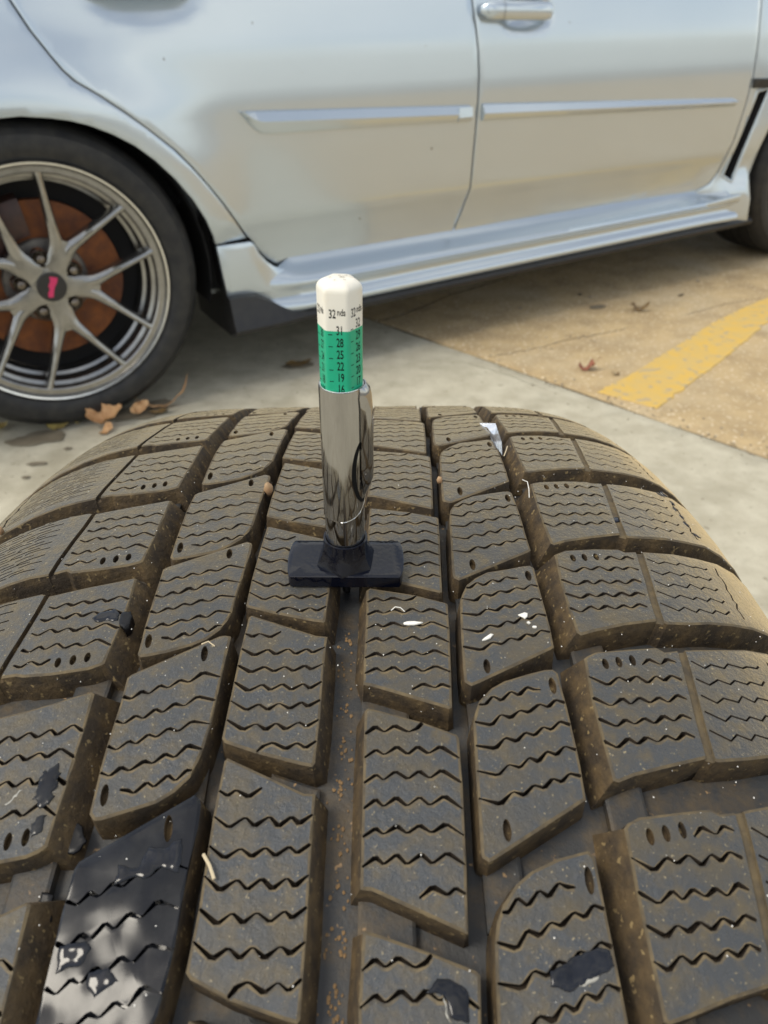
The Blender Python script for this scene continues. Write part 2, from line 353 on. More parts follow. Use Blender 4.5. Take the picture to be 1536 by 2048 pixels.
fe = [(2.165, .88), (2.1771, .8249), (2.1905, .7228), (2.2030, .6288), (2.2015, .5453), (2.1930, .444), (2.1880, .3823), (2.178, .340), (2.150, .3065), (2.0996, .2835)]
def shift(pts, dx): return [(x + dx, z) for x, z in pts]
GW = .0024
PM = [M_paint, M_paint, M_paint, M_dark]
dbl = lambda a, b: [(a, .271 - .0), (b, .271)]
rdo = shift(edge, GW) + [(.75, .2670), (.91, .2720), (1.083, .2790)] + [(x - GW, z) for x, z in gap[::-1]][1:] + [(1.05, .96), (.30, .98), (.02, .96)]
spd = dict(grid=.016, ins=.0022, drop=.0010, wall=.014, smooth=50, eps=1e-6, jig=.01)
rd = plate('rear_door', rdo, pmap, PM, car, **spd)
fdo = [(x + GW, z) for x, z in gap] + [(1.35, .2860), (1.66, .2860)] + [(x - GW, z) for x, z in fe[::-1]] + [(2.14, .96), (1.06, .96)]
fd = plate('front_door', fdo, pmap, PM, car, **spd)
arch = [(.3755, .3620), (.3695, .3844), (.3535, .4237), (.3285, .4699), (.2945, .5168), (.2563, .5578), (.22, .5883), (.1793, .6125), (.1392, .6306), (.1037, .6417), (.0683, .6484), (.0247, .6537), (-.0188, .6548)]
q = [(x - GW, z) for x, z in edge[:15]][::-1]
quo = [(.458, .3625)] + q[0:] + [(.02, .96), (-.80, .97), (-.90, .75), (-.88, .40), (-.84, .24), (-.40, .22)] + [(-x, z) for x, z in arch] + arch[::-1][1:]
quo = [p for i, p in enumerate(quo) if i == 0 or math.hypot(p[0] - quo[i - 1][0], p[1] - quo[i - 1][1]) > .004]
plate('rear_quarter_panel', quo, pmap, PM, car, **dict(spd, grid=.012))
ske = [(.3770, .3570), (.462, .3560), (.470, .3480), (.4835, .3245), (.5035, .3003), (.5240, .2838), (.56, .2690), (.60, .2645), (.60, .222), (.50, .228), (.389, .238)]
plate('skirt_end_panel', ske, lambda s, z, d: CP(s, -.014 - .03 * max(0, (s - .47) / .13) * (z - .222) / .045 * (1 if s > .47 else 0) - d + .006 * math.exp(-((z - .30) / .06) ** 2), z), PM, car, **spd)
# front fender with side vent
fa = [(2.335, .172), (2.322, .25), (2.308, .325), (2.314, .40), (2.332, .47)]
for k in range(1, 13):
    a = rad(152 - k * 12); fa.append((WB + .352 * math.cos(a), .325 + .352 * math.sin(a)))
feo = [(x + GW, z) for x, z in fe] + [(2.12, .262), (2.20, .19)] + fa + [(3.02, .20), (3.36, .22), (3.42, .5), (3.30, .80), (2.60, .93), (2.15, .96)]
plate('front_fender', feo, pmap, [M_paint, M_paint, M_paint, M_dark], car, slots=[([(2.248, .578), (2.290, .586), (2.232, .316), (2.205, .332)], .05, 3)], **dict(spd, grid=.02))
plate('fender_trim', [(2.206, .619), (2.40, .612), (2.40, .586), (2.210, .592)], lambda s, z, d: CP(s, NB(s, z) + .006 - d, z), [M_blackp] * 3, car, **dict(spd, wall=.008))
vb = Bag()   # raised light frame round the vent
fr = [(2.240, .582), (2.296, .590), (2.236, .308), (2.199, .328)]
for a, b in zip(fr, fr[1:] + fr[:1]):
    tube(vb, [CP(a[0], NB(*a) + .001, a[1]), CP(b[0], NB(*b) + .001, b[1])], .0035, 8)
vb.put('vent_frame', [M_paint], car, smooth=60)
# door mouldings: wedge section, ridge standing proud
def molding(name, top, bot, ridge, par):
    b = Bag(); n = len(top); V = []
    for k in range(n):
        for (s, z), o in ((top[k], .0005), ((top[k][0], top[k][1] - .003), .007), ((ridge[k][0], ridge[k][1] + .004), .0155), (ridge[k], .0150), ((bot[k][0], bot[k][1] + .002), .008), (bot[k], .0005)):
            V.append(CP(s, NB(s, z) + o, z))
    F = [(k * 6 + j, k * 6 + j + 1, k * 6 + j + 7, k * 6 + j + 6) for k in range(n - 1) for j in range(5)]
    F += [tuple(range(6))[::-1], tuple((n - 1) * 6 + j for j in range(6))]
    b.add(V, F); return b.put(name, [M_paint], par, smooth=24)
def ln(a, b, ts): return [(a[0] + (b[0] - a[0]) * t, a[1] + (b[1] - a[1]) * t) for t in ts]
ts = np.linspace(0, 1, 24)
RZ = .0045
tp = [(.4651, .6322), (.475, .6328), (.486, .6328), (.497, .6325), (.512, .6320)] + ln((.53, .6315), (1.085, .6095), ts)
bt = [(.4660, .6290), (.474, .6180), (.484, .6060), (.496, .5950), (.510, .5872)] + ln((.53, .5848), (1.087, .5717), ts)
rg = [(.4655, .6306), (.4775, .6220), (.492, .6130), (.504, .6085), (.516, .6068)] + ln((.53, .6062), (1.086, .5860), ts)
molding('door_molding', tp, bt, rg, rd)
tp = ln((1.124, .6108), (2.12, .5694), ts) + [(2.135, .567), (2.146, .562), (2.150, .558)]
bt = ln((1.128, .5704), (2.12, .5450), ts) + [(2.137, .5446), (2.146, .549), (2.150, .556)]
rg = ln((1.126, .5850), (2.12, .5545), ts) + [(2.135, .5545), (2.146, .5555), (2.150, .557)]
molding('door_molding', tp, bt, rg, fd)
# small clip block on the rear moulding
mb = Bag(); V = [CP(s, NB(s, z) + o, z) for s in (1.045, 1.088) for z, o in ((.606, .013), (.584, .0165), (.573, .010))]
mb.add(V, [(0, 1, 4, 3), (1, 2, 5, 4), (0, 2, 1), (3, 4, 5)]); mb.put('molding_clip', [M_paint], rd)
# handles
def handle(par, s0, s1, z, zdrop, cut):
    b = Bag(); path = []; rr = []
    for i in range(15):
        t = i / 14; s = s0 + (s1 - s0) * t; e = min(1, 6 * t, 6 * (1 - t)); path.append((s, z - zdrop * t, .012 + .022 * math.sin(math.pi * min(1, max(0, t))) ** .6)); rr.append(.006 + .0115 * math.sqrt(max(0, e * (2 - e))))
    V = []; n = 14
    for (s, zz, off), r in zip(path, rr):
        for k in range(n):
            a = 2 * math.pi * k / n; V.append(CP(s, off + NB(s0, z) + .0 + r * .6 * math.cos(a), zz + r * 1.15 * math.sin(a)))
    F = [(i * n + k, i * n + (k + 1) % n, (i + 1) * n + (k + 1) % n, (i + 1) * n + k) for i in range(14) for k in range(n)] + [tuple(range(n))[::-1], tuple(14 * n + k for k in range(n))]
    b.add(V, F); h = b.put('door_handle', [M_paint], par, smooth=60)
    sb = Bag(); r = .0165
    V = []
    for ds_ in (-.0006, .0006):
        for k in range(16):
            a = 2 * math.pi * k / 16; V.append(CP(cut + ds_, NB(s0, z) + .030 + .0125 * math.cos(a), z - zdrop * .2 + .0205 * math.sin(a)))
    sb.add(V, [(k, (k + 1) % 16, 16 + (k + 1) % 16, 16 + k) for k in range(16)]); sb.put('handle_seam', [M_blackp], h)
handle(fd, 1.105, 1.335, .8095, .004, 1.158)
handle(rd, .175, .405, .862, .004, .225)
# side skirt loft
sec = [(-.060, .300), (-.047, .2790), (-.030, .2690), (-.010, .2570), (.002, .2460), (.005, .2380), (.001, .2310), (-.008, .2200), (-.010, .2070), (-.004, .1990), (.006, .1930), (.011, .1850), (.011, .1760), (.006, .1710)]
ss = np.concatenate([np.linspace(.40, .62, 14), np.linspace(.66, 2.1, 30), np.linspace(2.12, 2.27, 9)]); V = []
def sm(a, b, x): t = min(1, max(0, (x - a) / (b - a))); return t * t * (3 - 2 * t)
for s in ss:
    t = sm(.44, .62, s); u = sm(2.10, 2.30, s)
    for n_, z in sec:
        zz = z; nn_ = n_ * t + (-.022 + (.5 if z < .2 else 1) * 0) * (1 - t)
        if t < 1: zz = min(z, .30 - .055 * (1 - t)); 
        if z < .20: nn_ = n_ * t + (-.006) * (1 - t)
        zz += .03 * u * max(0, (z - .215) / .085); nn_ += .028 * u * (1 if n_ < -.02 else .3)
        zz += .012 * (s - .4) / 1.9 * (1 if z < .25 else 0)
        V.append(CP(s, nn_, zz))
m_ = len(sec); F = [(i * m_ + j, i * m_ + j + 1, (i + 1) * m_ + j + 1, (i + 1) * m_ + j) for i in range(len(ss) - 1) for j in range(m_ - 1)]
put('side_skirt', V, F, M_paint, car, smooth=50)
V = []
for s in np.linspace(.385, 2.36, 60):
    e = 1 - sm(.50, .60, s); top = .1700 + .065 * (1 - sm(.43, .575, s)); zb = .136 + .012 * (s - .4) / 1.9
    r = .012 * (s - .4) / 1.9
    for n_, z in ((-.02, top + r + .004), (.004 + .004 * e, top + r), (.014 + .010 * e, min(top, .178) - .006 + r), (.020 + .012 * e, .160 + r), (.016 + .01 * e, zb + .012), (-.010, zb + .008), (-.07, zb + .02)): V.append(CP(s, n_, z))
F = [(i * 7 + j, i * 7 + j + 1, (i + 1) * 7 + j + 1, (i + 1) * 7 + j) for i in range(59) for j in range(6)] + [(6, 5, 4, 3, 2, 1, 0)]
put('skirt_lip', V, F, M_blackp, car, smooth=40)
# the rest of the shell
sh = [(-.88, .26), (-.93, .6), (-.88, .96), (-.10, 1.0), (2.35, .955), (3.25, .83), (3.42, .6), (3.38, .24), (3.02, .22)]
for k in range(13): a = rad(k * 15); sh.append((WB + .365 * math.cos(a), .30 + .365 * math.sin(a)))
sh += [(2.27, .22), (.38, .22)]
for k in range(13): a = rad(k * 15); sh.append((.375 * math.cos(a), .30 + .375 * math.sin(a)))
def extr(name, pts, n0, n1, m, par, **k):
    V = [CP(s, n0, z) for s, z in pts] + [CP(s, n1, z) for s, z in pts]; c = len(pts)
    return put(name, V, [tuple(range(c)), tuple(range(c, 2 * c))[::-1]] + [(i, c + i, c + (i + 1) % c, (i + 1) % c) for i in range(c)], m, par, **k)
extr('body_shell', sh, -.105, -1.74, M_paint, car)
extr('inner_panel', [(.37, .24), (.37, .95), (2.30, .95), (2.30, .24)], -.075, -.103, M_dark, car)
extr('underbody', [(-.75, .20), (-.75, .60), (3.2, .60), (3.2, .20)], -.30, -1.50, M_dark, car)
extr('cabin_glass', [(-.05, .97), (.45, 1.33), (1.35, 1.38), (1.9, 1.30), (2.55, .95)], -.16, -1.66, M_glass, car)
extr('roof', [(.38, 1.33), (.62, 1.385), (1.35, 1.42), (1.75, 1.375), (1.93, 1.305), (1.35, 1.36), (.6, 1.34)], -.17, -1.65, M_paint, car)
extr('pillar', [(1.02, .95), (1.08, 1.36), (1.16, 1.36), (1.12, .95)], -.13, -.159, M_blackp, car)
for w in (0, WB):
    V = []
    for k in range(25):
        a = rad(-15 + 210 * k / 24)
        for n_, r in ((.005 if w == 0 else .0, .352), (-.02, .362), (-.32, .375)): V.append(CP(w + r * math.cos(a), n_ - .012, .315 + r * math.sin(a)))
    put('wheel_liner', V, [(k * 3 + j, k * 3 + j + 1, k * 3 + j + 4, k * 3 + j + 3) for k in range(24) for j in range(2)], M_dark, car, smooth=60)
    extr('well_back', [(w - .38, .2), (w - .38, .7), (w + .38, .7), (w + .38, .2)], -.285, -.30, M_dark, car)
extr('mud_guard', [(.383, .36), (.405, .36), (.402, .13), (.392, .13)], -.02, -.26, M_blackp, car)

def lathe(prof, w, seg=96, full=True):
    V = []; n = len(prof)
    for k in range(seg):
        a = 2 * math.pi * k / seg
        for n_, r in prof: V.append(CP(w + r * math.cos(a), n_, WR + r * math.sin(a)))
    F = [(k * n + j, k * n + j + 1, ((k + 1) % seg) * n + j + 1, ((k + 1) % seg) * n + j) for k in range(seg) for j in range(n - 1)]
    return V, F
def wheel(w, ang, nside=0, detail=True):
    V, F = lathe([(nside + a, b) for a, b in [(-.002, .2445), (.0005, .2425), (-.004, .2400), (-.0045, .2300), (-.007, .2275), (-.026, .2255), (-.030, .2180), (-.045, .2150), (-.058, .2140), (-.062, .2070), (-.20, .205), (-.235, .235), (-.238, .250)]], w)
    rim = put('wheel', V, F, [M_alloy], car, smooth=35)
    V, F = lathe([(nside + a, b) for a, b in [(-.012, .2500), (.0035, .2515), (.0062, .2490), (.0050, .2455), (-.003, .2440)]], w); put('rim_lip', V, F, M_lip, rim, smooth=50)
    V, F = lathe([(nside + a, b) for a, b in [(-.010, .2480), (-.002, .2530), (.005, .2600), (.0085, .2720), (.0090, .2850), (.0065, .2980), (.0050, .2990), (.0000, .3070), (-.010, .3160), (-.024, .3225), (-.045, .3250)]
        + sum([[(-.045 - .04 * i, .3253), (-.0465 - .04 * i, .319), (-.0515 - .04 * i, .319), (-.053 - .04 * i, .3253)] for i in range(4)], [])[2:] + [(-.215, .322), (-.235, .30), (-.24, .25)]], w); put('tyre', V, F, M_tyre, rim, smooth=45)
    if not detail: return
    bd = Bag(); 
    V, F = lathe([(nside - .078, .085), (nside - .078, .166), (nside - .100, .166)], w, 64); bd.add(V, F); bd.put('brake_disc', [M_rust], rim, smooth=30)
    V, F = lathe([(nside - .079, .09), (nside - .0715, .090), (nside - .068, .086), (nside - .066, .070), (nside - .064, .02), (nside - .064, .001)], w, 48); put('disc_hat', V, F, M_hat, rim, smooth=30)
    V, F = lathe([(nside - .104, .001), (nside - .104, .206)], w, 48); put('dust_shield', V, F, M_dark, rim)
    cb = Bag(); n_ = 14; V = []
    for k in range(n_ + 1):
        a = rad(96 + 74 * k / n_)
        for r, n2 in ((.098, -.10), (.100, -.058), (.112, -.050), (.158, -.050), (.176, -.058), (.180, -.10)): V.append(CP(w + r * math.cos(a), nside + n2, WR + r * math.sin(a)))
    cb.add(V, [(k * 6 + j, k * 6 + j + 1, k * 6 + j + 7, k * 6 + j + 6) for k in range(n_) for j in range(5)] + [tuple(range(6)), tuple(n_ * 6 + j for j in range(6))[::-1]])
    cb.put('brake_caliper', [M_caliper], rim, smooth=40)
    # five Y-shaped arms
    def pol(r, a): return np.array([r * math.cos(a), r * math.sin(a)])
    arms = [rad(ang + 72 * k) for k in range(5)]
    for a in arms:
        for sg in (-1, 1):
            cl = []
            for t in np.linspace(0, 1, 15):
                if t < .33: u = t / .33; r = .026 + (.088 - .026) * u; aa = a + sg * rad(9.5 - 2.0 * u)
                else:
                    u = (t - .33) / .67; p = pol(.088, a + sg * rad(7.5)) * (1 - u) + pol(.2315, a + sg * rad(22.3)) * u; r = np.hypot(*p); aa = math.atan2(p[1], p[0])
                cl.append((pol(r, aa), t))
            P = np.array([c for c, _ in cl]); T = np.gradient(P, axis=0); T /= np.linalg.norm(T, axis=1)[:, None]; N_ = np.stack([-T[:, 1], T[:, 0]], -1)
            V = []
            for i, (c, t) in enumerate(cl):
                hw = .95 * np.interp(t, [0, .2, .33, .45, .9, 1], [.0175, .0155, .0142, .0108, .0070, .0105]); nt_ = np.interp(t, [0, .33, .75, 1], [-.019, -.015, -.007, -.0045])
                for kx, dz in ((-1.0, -.034), (-1.0, -.0065), (-.62, -.0018), (0, 0), (.62, -.0018), (1.0, -.0065), (1.0, -.034)):
                    pp = c + N_[i] * hw * kx; V.append(CP(w + pp[0], nside + nt_ + dz, WR + pp[1]))
            F = [(i * 7 + j, i * 7 + j + 1, (i + 1) * 7 + j + 1, (i + 1) * 7 + j) for i in range(14) for j in range(6)]
            put('spoke', V, F, M_alloy, rim, smooth=35)
    V, F = lathe([(nside - .05, .044), (nside - .024, .042), (nside - .0195, .039), (nside - .0180, .030), (nside - .0180, .001)], w, 48); put('hub', V, F, M_alloy, rim, smooth=40)
    for a in arms:
        sh_ = [(.038, -44, -.021), (.050, -21, -.019), (.070, -13.5, -.0175), (.092, -9.5, -.0165), (.101, -3.5, -.0180), (.101, 3.5, -.0180), (.092, 9.5, -.0165), (.070, 13.5, -.0175), (.050, 21, -.019), (.038, 44, -.021), (.02, 0, -.017)]
        V = [CP(w + pol(r, a + rad(t))[0], nside + n2, WR + pol(r, a + rad(t))[1]) for r, t, n2 in sh_] + [CP(w + pol(r, a + rad(t))[0], nside - .05, WR + pol(r, a + rad(t))[1]) for r, t, n2 in sh_] + [CP(w + pol(.06, a)[0], nside - .0155, WR + pol(.06, a)[1])]
        F = [(i, (i + 1) % 11, 22) for i in range(11)] + [(i, 11 + i, 11 + (i + 1) % 11, (i + 1) % 11) for i in range(10)]
        put('arm_web', V, F, M_alloy, rim, smooth=30)

    V, F = lathe([(nside - .020, .0305), (nside - .0135, .0305), (nside - .0120, .0290), (nside - .0115, .0200), (nside - .0112, .0005)], w, 48); cap = put('centre_cap', V, F, M_cap, rim, smooth=40)
    if w == 0:
        # slanted pink emblem on the centre cap
        lz = [(-.0100, -.0165), (-.0020, -.0170), (.0005, -.0080), (.0040, .0000), (.0100, .0080), (.0125, .0150), (.0060, .0175), (-.0005, .0195), (-.0010, .0110), (-.0060, .0040), (-.0050, -.0030), (-.0095, -.0090)]
        # three stacked slanted strokes form the mark
        for off, sc in ((0, 1),):
            V = [CP(w + x * 1.2, nside - .0108, WR + z * 1.2) for x, z in lz] + [CP(w + x * 1.2, nside - .0116, WR + z * 1.2) for x, z in lz]; c = len(lz)
            put('emblem', V, [tuple(range(c))] + [(i, c + i, c + (i + 1) % c, (i + 1) % c) for i in range(c)], M_pink, rim)
    for k in range(5):
        a = rad(ang + 36 + 72 * k); cx, cz = .0585 * math.cos(a), .0585 * math.sin(a); b = Bag(); V = []
        pr = [(.0200, -.062), (.0195, -.030), (.0170, -.0255), (.0140, -.036), (.0100, -.040)]
        for j in range(20):
            t = 2 * math.pi * j / 20
            for r, n_ in pr: V.append(CP(w + cx + r * math.cos(t), nside + n_, WR + cz + r * math.sin(t)))
        b.add(V, [(j * 5 + i, j * 5 + i + 1, ((j + 1) % 20) * 5 + i + 1, ((j + 1) % 20) * 5 + i) for j in range(20) for i in range(4)])
        b.put('lug_seat', [M_lip], rim, smooth=40)
        b = Bag(); V = []; pr = [(.0098, -.060), (.0098, -.022), (.0085, -.0195), (.0050, -.0175), (.0002, -.017)]
        for j in range(12):
            t = 2 * math.pi * j / 12
            for i, (r, n_) in enumerate(pr):
                rr = r * (1 if i > 1 or j % 2 else .93); V.append(CP(w + cx + rr * math.cos(t), nside + n_, WR + cz + rr * math.sin(t)))
        b.add(V, [(j * 5 + i, j * 5 + i + 1, ((j + 1) % 12) * 5 + i + 1, ((j + 1) % 12) * 5 + i) for j in range(12) for i in range(4)])
        b.put('lug_nut', [M_lug], rim, smooth=40)
wheel(0, 61, 0); wheel(WB, 10, -.004)
wheel(0, 0, -1.50, False); wheel(WB, 0, -1.50, False)
# paint blemishes
for s, z, r in ((.5158, .7927, .002), (.3147, .7354, .0022), (.9758, .5171, .003), (.7748, .3666, .003), (1.4034, .78, .002), (.62, .70, .0012), (1.9, .47, .0015), (.95, .74, .0015)):
    bb = Bag(); blob(bb, CP(s, NB(s, z), z), r, 0, (.8, .4, 1.3), s * 9); bb.put('grime_spot', [M_stain], car)

# ================================================================== LOOSE WINTER TYRE
TA = np.array([.99999079, -.003001, .00306845]); TB = np.array([.003001, .9999955, 0]); TZ = np.array([-.00306844, .0000092, .9999953]); TC = np.array([-.0114159, .1557457, .3526448]); R = .35264476
A2, A6 = .03743975, .08947567e5
def rprof(u): return R - A2 * u * u - A6 * abs(u) ** 6
def tmap(u, s, d):
    dr = -2 * A2 * u - 6 * A6 * abs(u) ** 5 * (1 if u > 0 else -1); L = math.hypot(1, dr)
    uu = u + dr / L * d * 1.0; rr = rprof(u) - d / L
    a = s / R; return TC + TA * uu + (TZ * math.cos(a) + TB * math.sin(a)) * rr
tyre = empty('winter_tyre', (TC[0], TC[1], 0), 'loose winter tyre standing upright in the foreground, dusty siped tread, depth gauge on top', 'tyre')
mm = 1e-3
E_o = [[29.7, -81.1], [29.5, -80.2], [29.5, -76.7], [29.9, -66.9], [30.2, -59.7], [30.6, -54.7], [31.2, -52.0], [32.5, -49.2], [35.1, -46.3], [38.1, -44.3], [43.4, -42.6], [47.5, -41.5], [49.0, -41.4], [49.8, -42.3], [49.9, -45.7], [50.2, -51.1], [50.4, -64.4], [50.3, -70.6], [49.6, -71.4], [32.1, -81.3], [31.0, -81.8]]
E_s = [[[29.0, -50.6], [31.5, -50.4], [33.4, -50.3], [35.1, -48.4], [36.8, -49.4], [39.0, -47.3], [40.6, -48.1], [42.6, -46.2], [43.9, -46.7], [45.5, -46.8]],
 [[29, -54.2], [30.8, -54.4], [34.1, -55.2], [36.2, -52.9], [38.2, -53.5], [40.3, -51.8], [42.1, -52.2], [44.5, -50.4], [46.3, -51.0], [48.1, -49.4], [51.5, -50.5]],
 [[28.5, -59.5], [30.3, -59.7], [34.3, -60.3], [36.5, -58.2], [38.7, -58.8], [40.7, -57.0], [42.5, -57.5], [44.5, -55.7], [46.1, -56.2], [48.1, -54.5], [51.6, -55.8]],
 [[28.5, -64.7], [29.9, -64.9], [34.2, -65.9], [36.5, -63.8], [38.7, -64.3], [40.7, -62.4], [42.4, -63.1], [44.4, -61.1], [46.2, -61.7], [48.1, -60.0], [51.7, -61.2]],
 [[28.5, -70.2], [29.8, -70.4], [34.0, -71.5], [36.6, -69.3], [38.7, -69.8], [40.8, -68.0], [42.7, -68.5], [44.6, -66.7], [46.3, -67.2], [48.1, -65.6], [51.7, -66.5]]]
E_h = [[48.1, -45.8], [34.7, -76.4]]
D_o = [[7.8, -86.0], [8.0, -78.5], [8.1, -62.3], [8.4, -51.6], [8.9, -51.0], [11.1, -51.5], [20.1, -54.2], [26.9, -57.0], [27.5, -57.8], [27.2, -67.5], [26.8, -82.4], [26.4, -93.0], [25.8, -93.3], [9.9, -86.4], [8.2, -86.2]]
D_s = [[[6.8, -57.9], [7.9, -57.3], [10.5, -55.3], [12.3, -56.4], [14.4, -55.1], [17.1, -56.5], [18.9, -55.8], [20.9, -53.6]],
 [[6.8, -63.0], [7.8, -62.4], [10.6, -60.4], [12.3, -61.4], [14.8, -59.8], [16.9, -61.3], [18.9, -59.8], [21.0, -61.2], [23.5, -59.8], [28.6, -63.3]],
 [[6.8, -68.1], [7.8, -67.5], [10.7, -65.6], [12.1, -66.6], [14.4, -65.0], [16.8, -66.4], [19.0, -64.9], [21.0, -66.3], [23.4, -64.8], [28.6, -68.3]],
 [[6.7, -73.2], [7.7, -72.6], [10.6, -70.5], [12.1, -71.7], [14.5, -70.1], [16.5, -71.6], [18.9, -70.0], [20.8, -71.5], [23.6, -69.9], [28.4, -73.4]],
 [[6.8, -78.2], [7.8, -77.6], [10.6, -75.8], [12.1, -76.8], [14.5, -75.4], [16.4, -76.7], [18.7, -75.3], [20.9, -76.6], [23.6, -75.1], [28.2, -78.2]],
 [[6.9, -83.3], [7.9, -82.7], [10.6, -80.9], [12.1, -82.0], [14.4, -80.5], [16.2, -82.1], [18.8, -80.5], [20.7, -82.0], [23.5, -80.3], [28, -83.2]],
 [[18.2, -87.6], [20.6, -85.9], [23.1, -87.1], [24.6, -86.1], [27.9, -87.9]]]
F_o = [[56.4, -38.4], [57.2, -37.6], [59.6, -36.6], [67.3, -35.4], [73.8, -34.8], [75.4, -35.6], [79.2, -34.9], [84.5, -33.9], [89.6, -32.6], [97, -30.4], [104.3, -27.6], [111, -24.6], [118, -21.5], [122.5, -19.5],
 [122.5, -47.5], [118, -49.5], [111, -52.6], [104, -55.6], [97, -58.2], [90.0, -60.2], [85.2, -61.3], [78.6, -62.6], [77.3, -62.0], [76.2, -61.9], [68, -64.0], [60.7, -66.1], [57.2, -67.3], [56.2, -67.0], [55.9, -59], [55.9, -48.9]]
F_s = [[[68.9, -39.9], [70.8, -38.2], [73.2, -39.4], [75.1, -37.8], [77.0, -38.6]],
 [[54.9, -43.2], [56.2, -43.4], [60.0, -45.5], [62.7, -43.5], [64.5, -44.4], [66.8, -43.0], [68.9, -44.6], [71.1, -42.8], [72.7, -43.8], [74.7, -42.3], [76.9, -43.3]],
 [[54.7, -49.0], [56.5, -49.0], [59.5, -50.7], [62.3, -48.8], [63.8, -50.1], [66.0, -48.5], [68.0, -49.6], [70.2, -48.3], [72.0, -49.4], [74.4, -47.5], [76.3, -48.4]],
 [[54.7, -54.0], [56.4, -53.9], [59.5, -55.5], [61.7, -53.9], [63.5, -54.8], [65.8, -53.4], [67.7, -54.5], [69.9, -52.8], [71.9, -53.8], [74.0, -52.3], [75.9, -53.1]],
 [[54.8, -59.1], [56.4, -59.0], [58.6, -60.2], [61.2, -58.2], [62.9, -59.3], [65.1, -57.8], [67.1, -58.8], [69.3, -57.3], [71.1, -58.2], [73.3, -56.5], [75.2, -57.4]]]
F_h = [[60.7, -40.0], [63.8, -39.4], [67.0, -38.8]]
FO = -34.7    # outer sipes were measured on the block whose corner sits at -3.2
F_os = [[[80.6, -3.1], [83.3, -4.7], [85.3, -3.3], [88.5, -3.6], [89.9, -2.1], [93.5, -2.4], [94.8, -1.6], [97.7, -1.1], [98.6, -0.1]],
 [[80.2, -7.9], [82.9, -9.2], [85.4, -7.5], [88.1, -8.2], [89.8, -6.7], [92.7, -7.1], [93.9, -6.1], [96.8, -6.2], [98.3, -4.5]],
 [[79.9, -12.2], [83.0, -13.8], [85.0, -12.3], [88.3, -12.8], [89.8, -11.0], [92.5, -11.9], [93.9, -10.4], [97.0, -10.4], [98.3, -8.9]],
 [[79.3, -16.3], [83.3, -18.2], [85.2, -16.6], [88.4, -17.3], [89.7, -16.1], [92.5, -16.5], [94.0, -14.9], [97.2, -15.1], [98.2, -13.8]],
 [[78.8, -20.8], [82.9, -22.8], [84.8, -21.1], [87.6, -22.1], [89.0, -20.6], [92.3, -21.0], [93.7, -19.5], [96.4, -19.7], [98.3, -17.7]],
 [[102.3, 2.8], [101.7, -1.1], [102.4, -2.2], [102.5, -4.5], [101.8, -7.2], [102.3, -8.8], [101.8, -11.5], [102.6, -12.2], [101.6, -14.9], [102.2, -16.6], [102.3, -18.4]]]
F_l = [[79.5, -32.5], [78.9, -40.0], [78.1, -48], [77.4, -55], [76.9, -64.5]]
# rows: (top s, bottom s) per column, first the measured ones, then a constant pitch round the tyre
rows = {
 'D': ([(102, 65), (60.4, 25.8), (19.1, -11.5), (-16.3, -45.2), (-51.1, -86.1), (-92.7, -127)], (-51.0, -86.0)),
 'C': ([(119, 84), (78, 49), (43, 9), (3.5, -27.6), (-31.8, -63.7), (-69.6, -105.6), (-112, -146)], (86.0, 51.0)),
 'E': ([(151, 118), (112, 77), (71, 34.5), (28.6, -2.5), (-8, -35.8), (-41.3, -71.2), (-80.1, -113)], (-41.3, -71.2)),
 'B': ([(151, 119), (113, 78.5), (73.4, 34.5), (29.2, -4.5), (-7.5, -37.1), (-42.1, -74), (-81.7, -117)], (71.2, 41.3)),
 'F': ([(150, 118), (112, 80), (75.0, 41.5), (33.4, 1.2), (-3.2, -31.4), (-38.1, -67.2), (-75.6, -106)], (-38.1, -67.2)),
 'A': ([(150, 121), (113, 75.2), (67.7, 33), (25, -5), (-11.3, -38.8), (-46.2, -79), (-88, -123)], (67.2, 38.1)),
}
CU = 7.1       # rotating the pattern by half a turn sends u to CU - u
SW = .80
def W_(pts, w): return ribbon(np.array(pts) * mm, w * mm)
RM = [M_top, M_dust, M_wall, M_slot, M_dust, M_wall, M_liprub]
RW = [M_wet, M_wet, M_wall, M_tar, M_dust, M_wall, M_wet]
def hatch(bs, bt, seed):
    """short staggered dashes cut into the outer left shoulder"""
    out = []; r = np.random.default_rng(seed); row = 0; s = bs
    while s < bt:
        u = -76.5 - (row % 2) * 3.2 - r.uniform(0, 1)
        while u > -115:
            L = r.uniform(4.4, 6.6); tilt = r.uniform(-.25, .25); off = -(abs(u) - 72) * .30
            if -105.2 < u < -99.0 + 0: u = -105.6; continue
            L = min(L, 99.3 + u) if u > -99.3 else L
            if L > 2.2:
                o = [[u, s + off], [u - L * .5, s + off + tilt - L * .15 + .15], [u - L, s + off + tilt * 2 - L * .3]]
                if row % 3 != 2: o.append([u - L - .8, s + off + tilt * 2 - L * .3 - .75])
                out.append((W_(o, .40), .0016, 3))
            u -= L + r.uniform(1.3, 1.9)
        s += 1.5; row += 1
    return out
def warp(pts, ref, tgt):
    P = np.array(pts, float); t = (ref[0] - P[:, 1]) / (ref[0] - ref[1]); P[:, 1] = tgt[0] + (tgt[1] - tgt[0]) * t; return P
def rot(pts): return [[CU - a, -b] for a, b in pts]
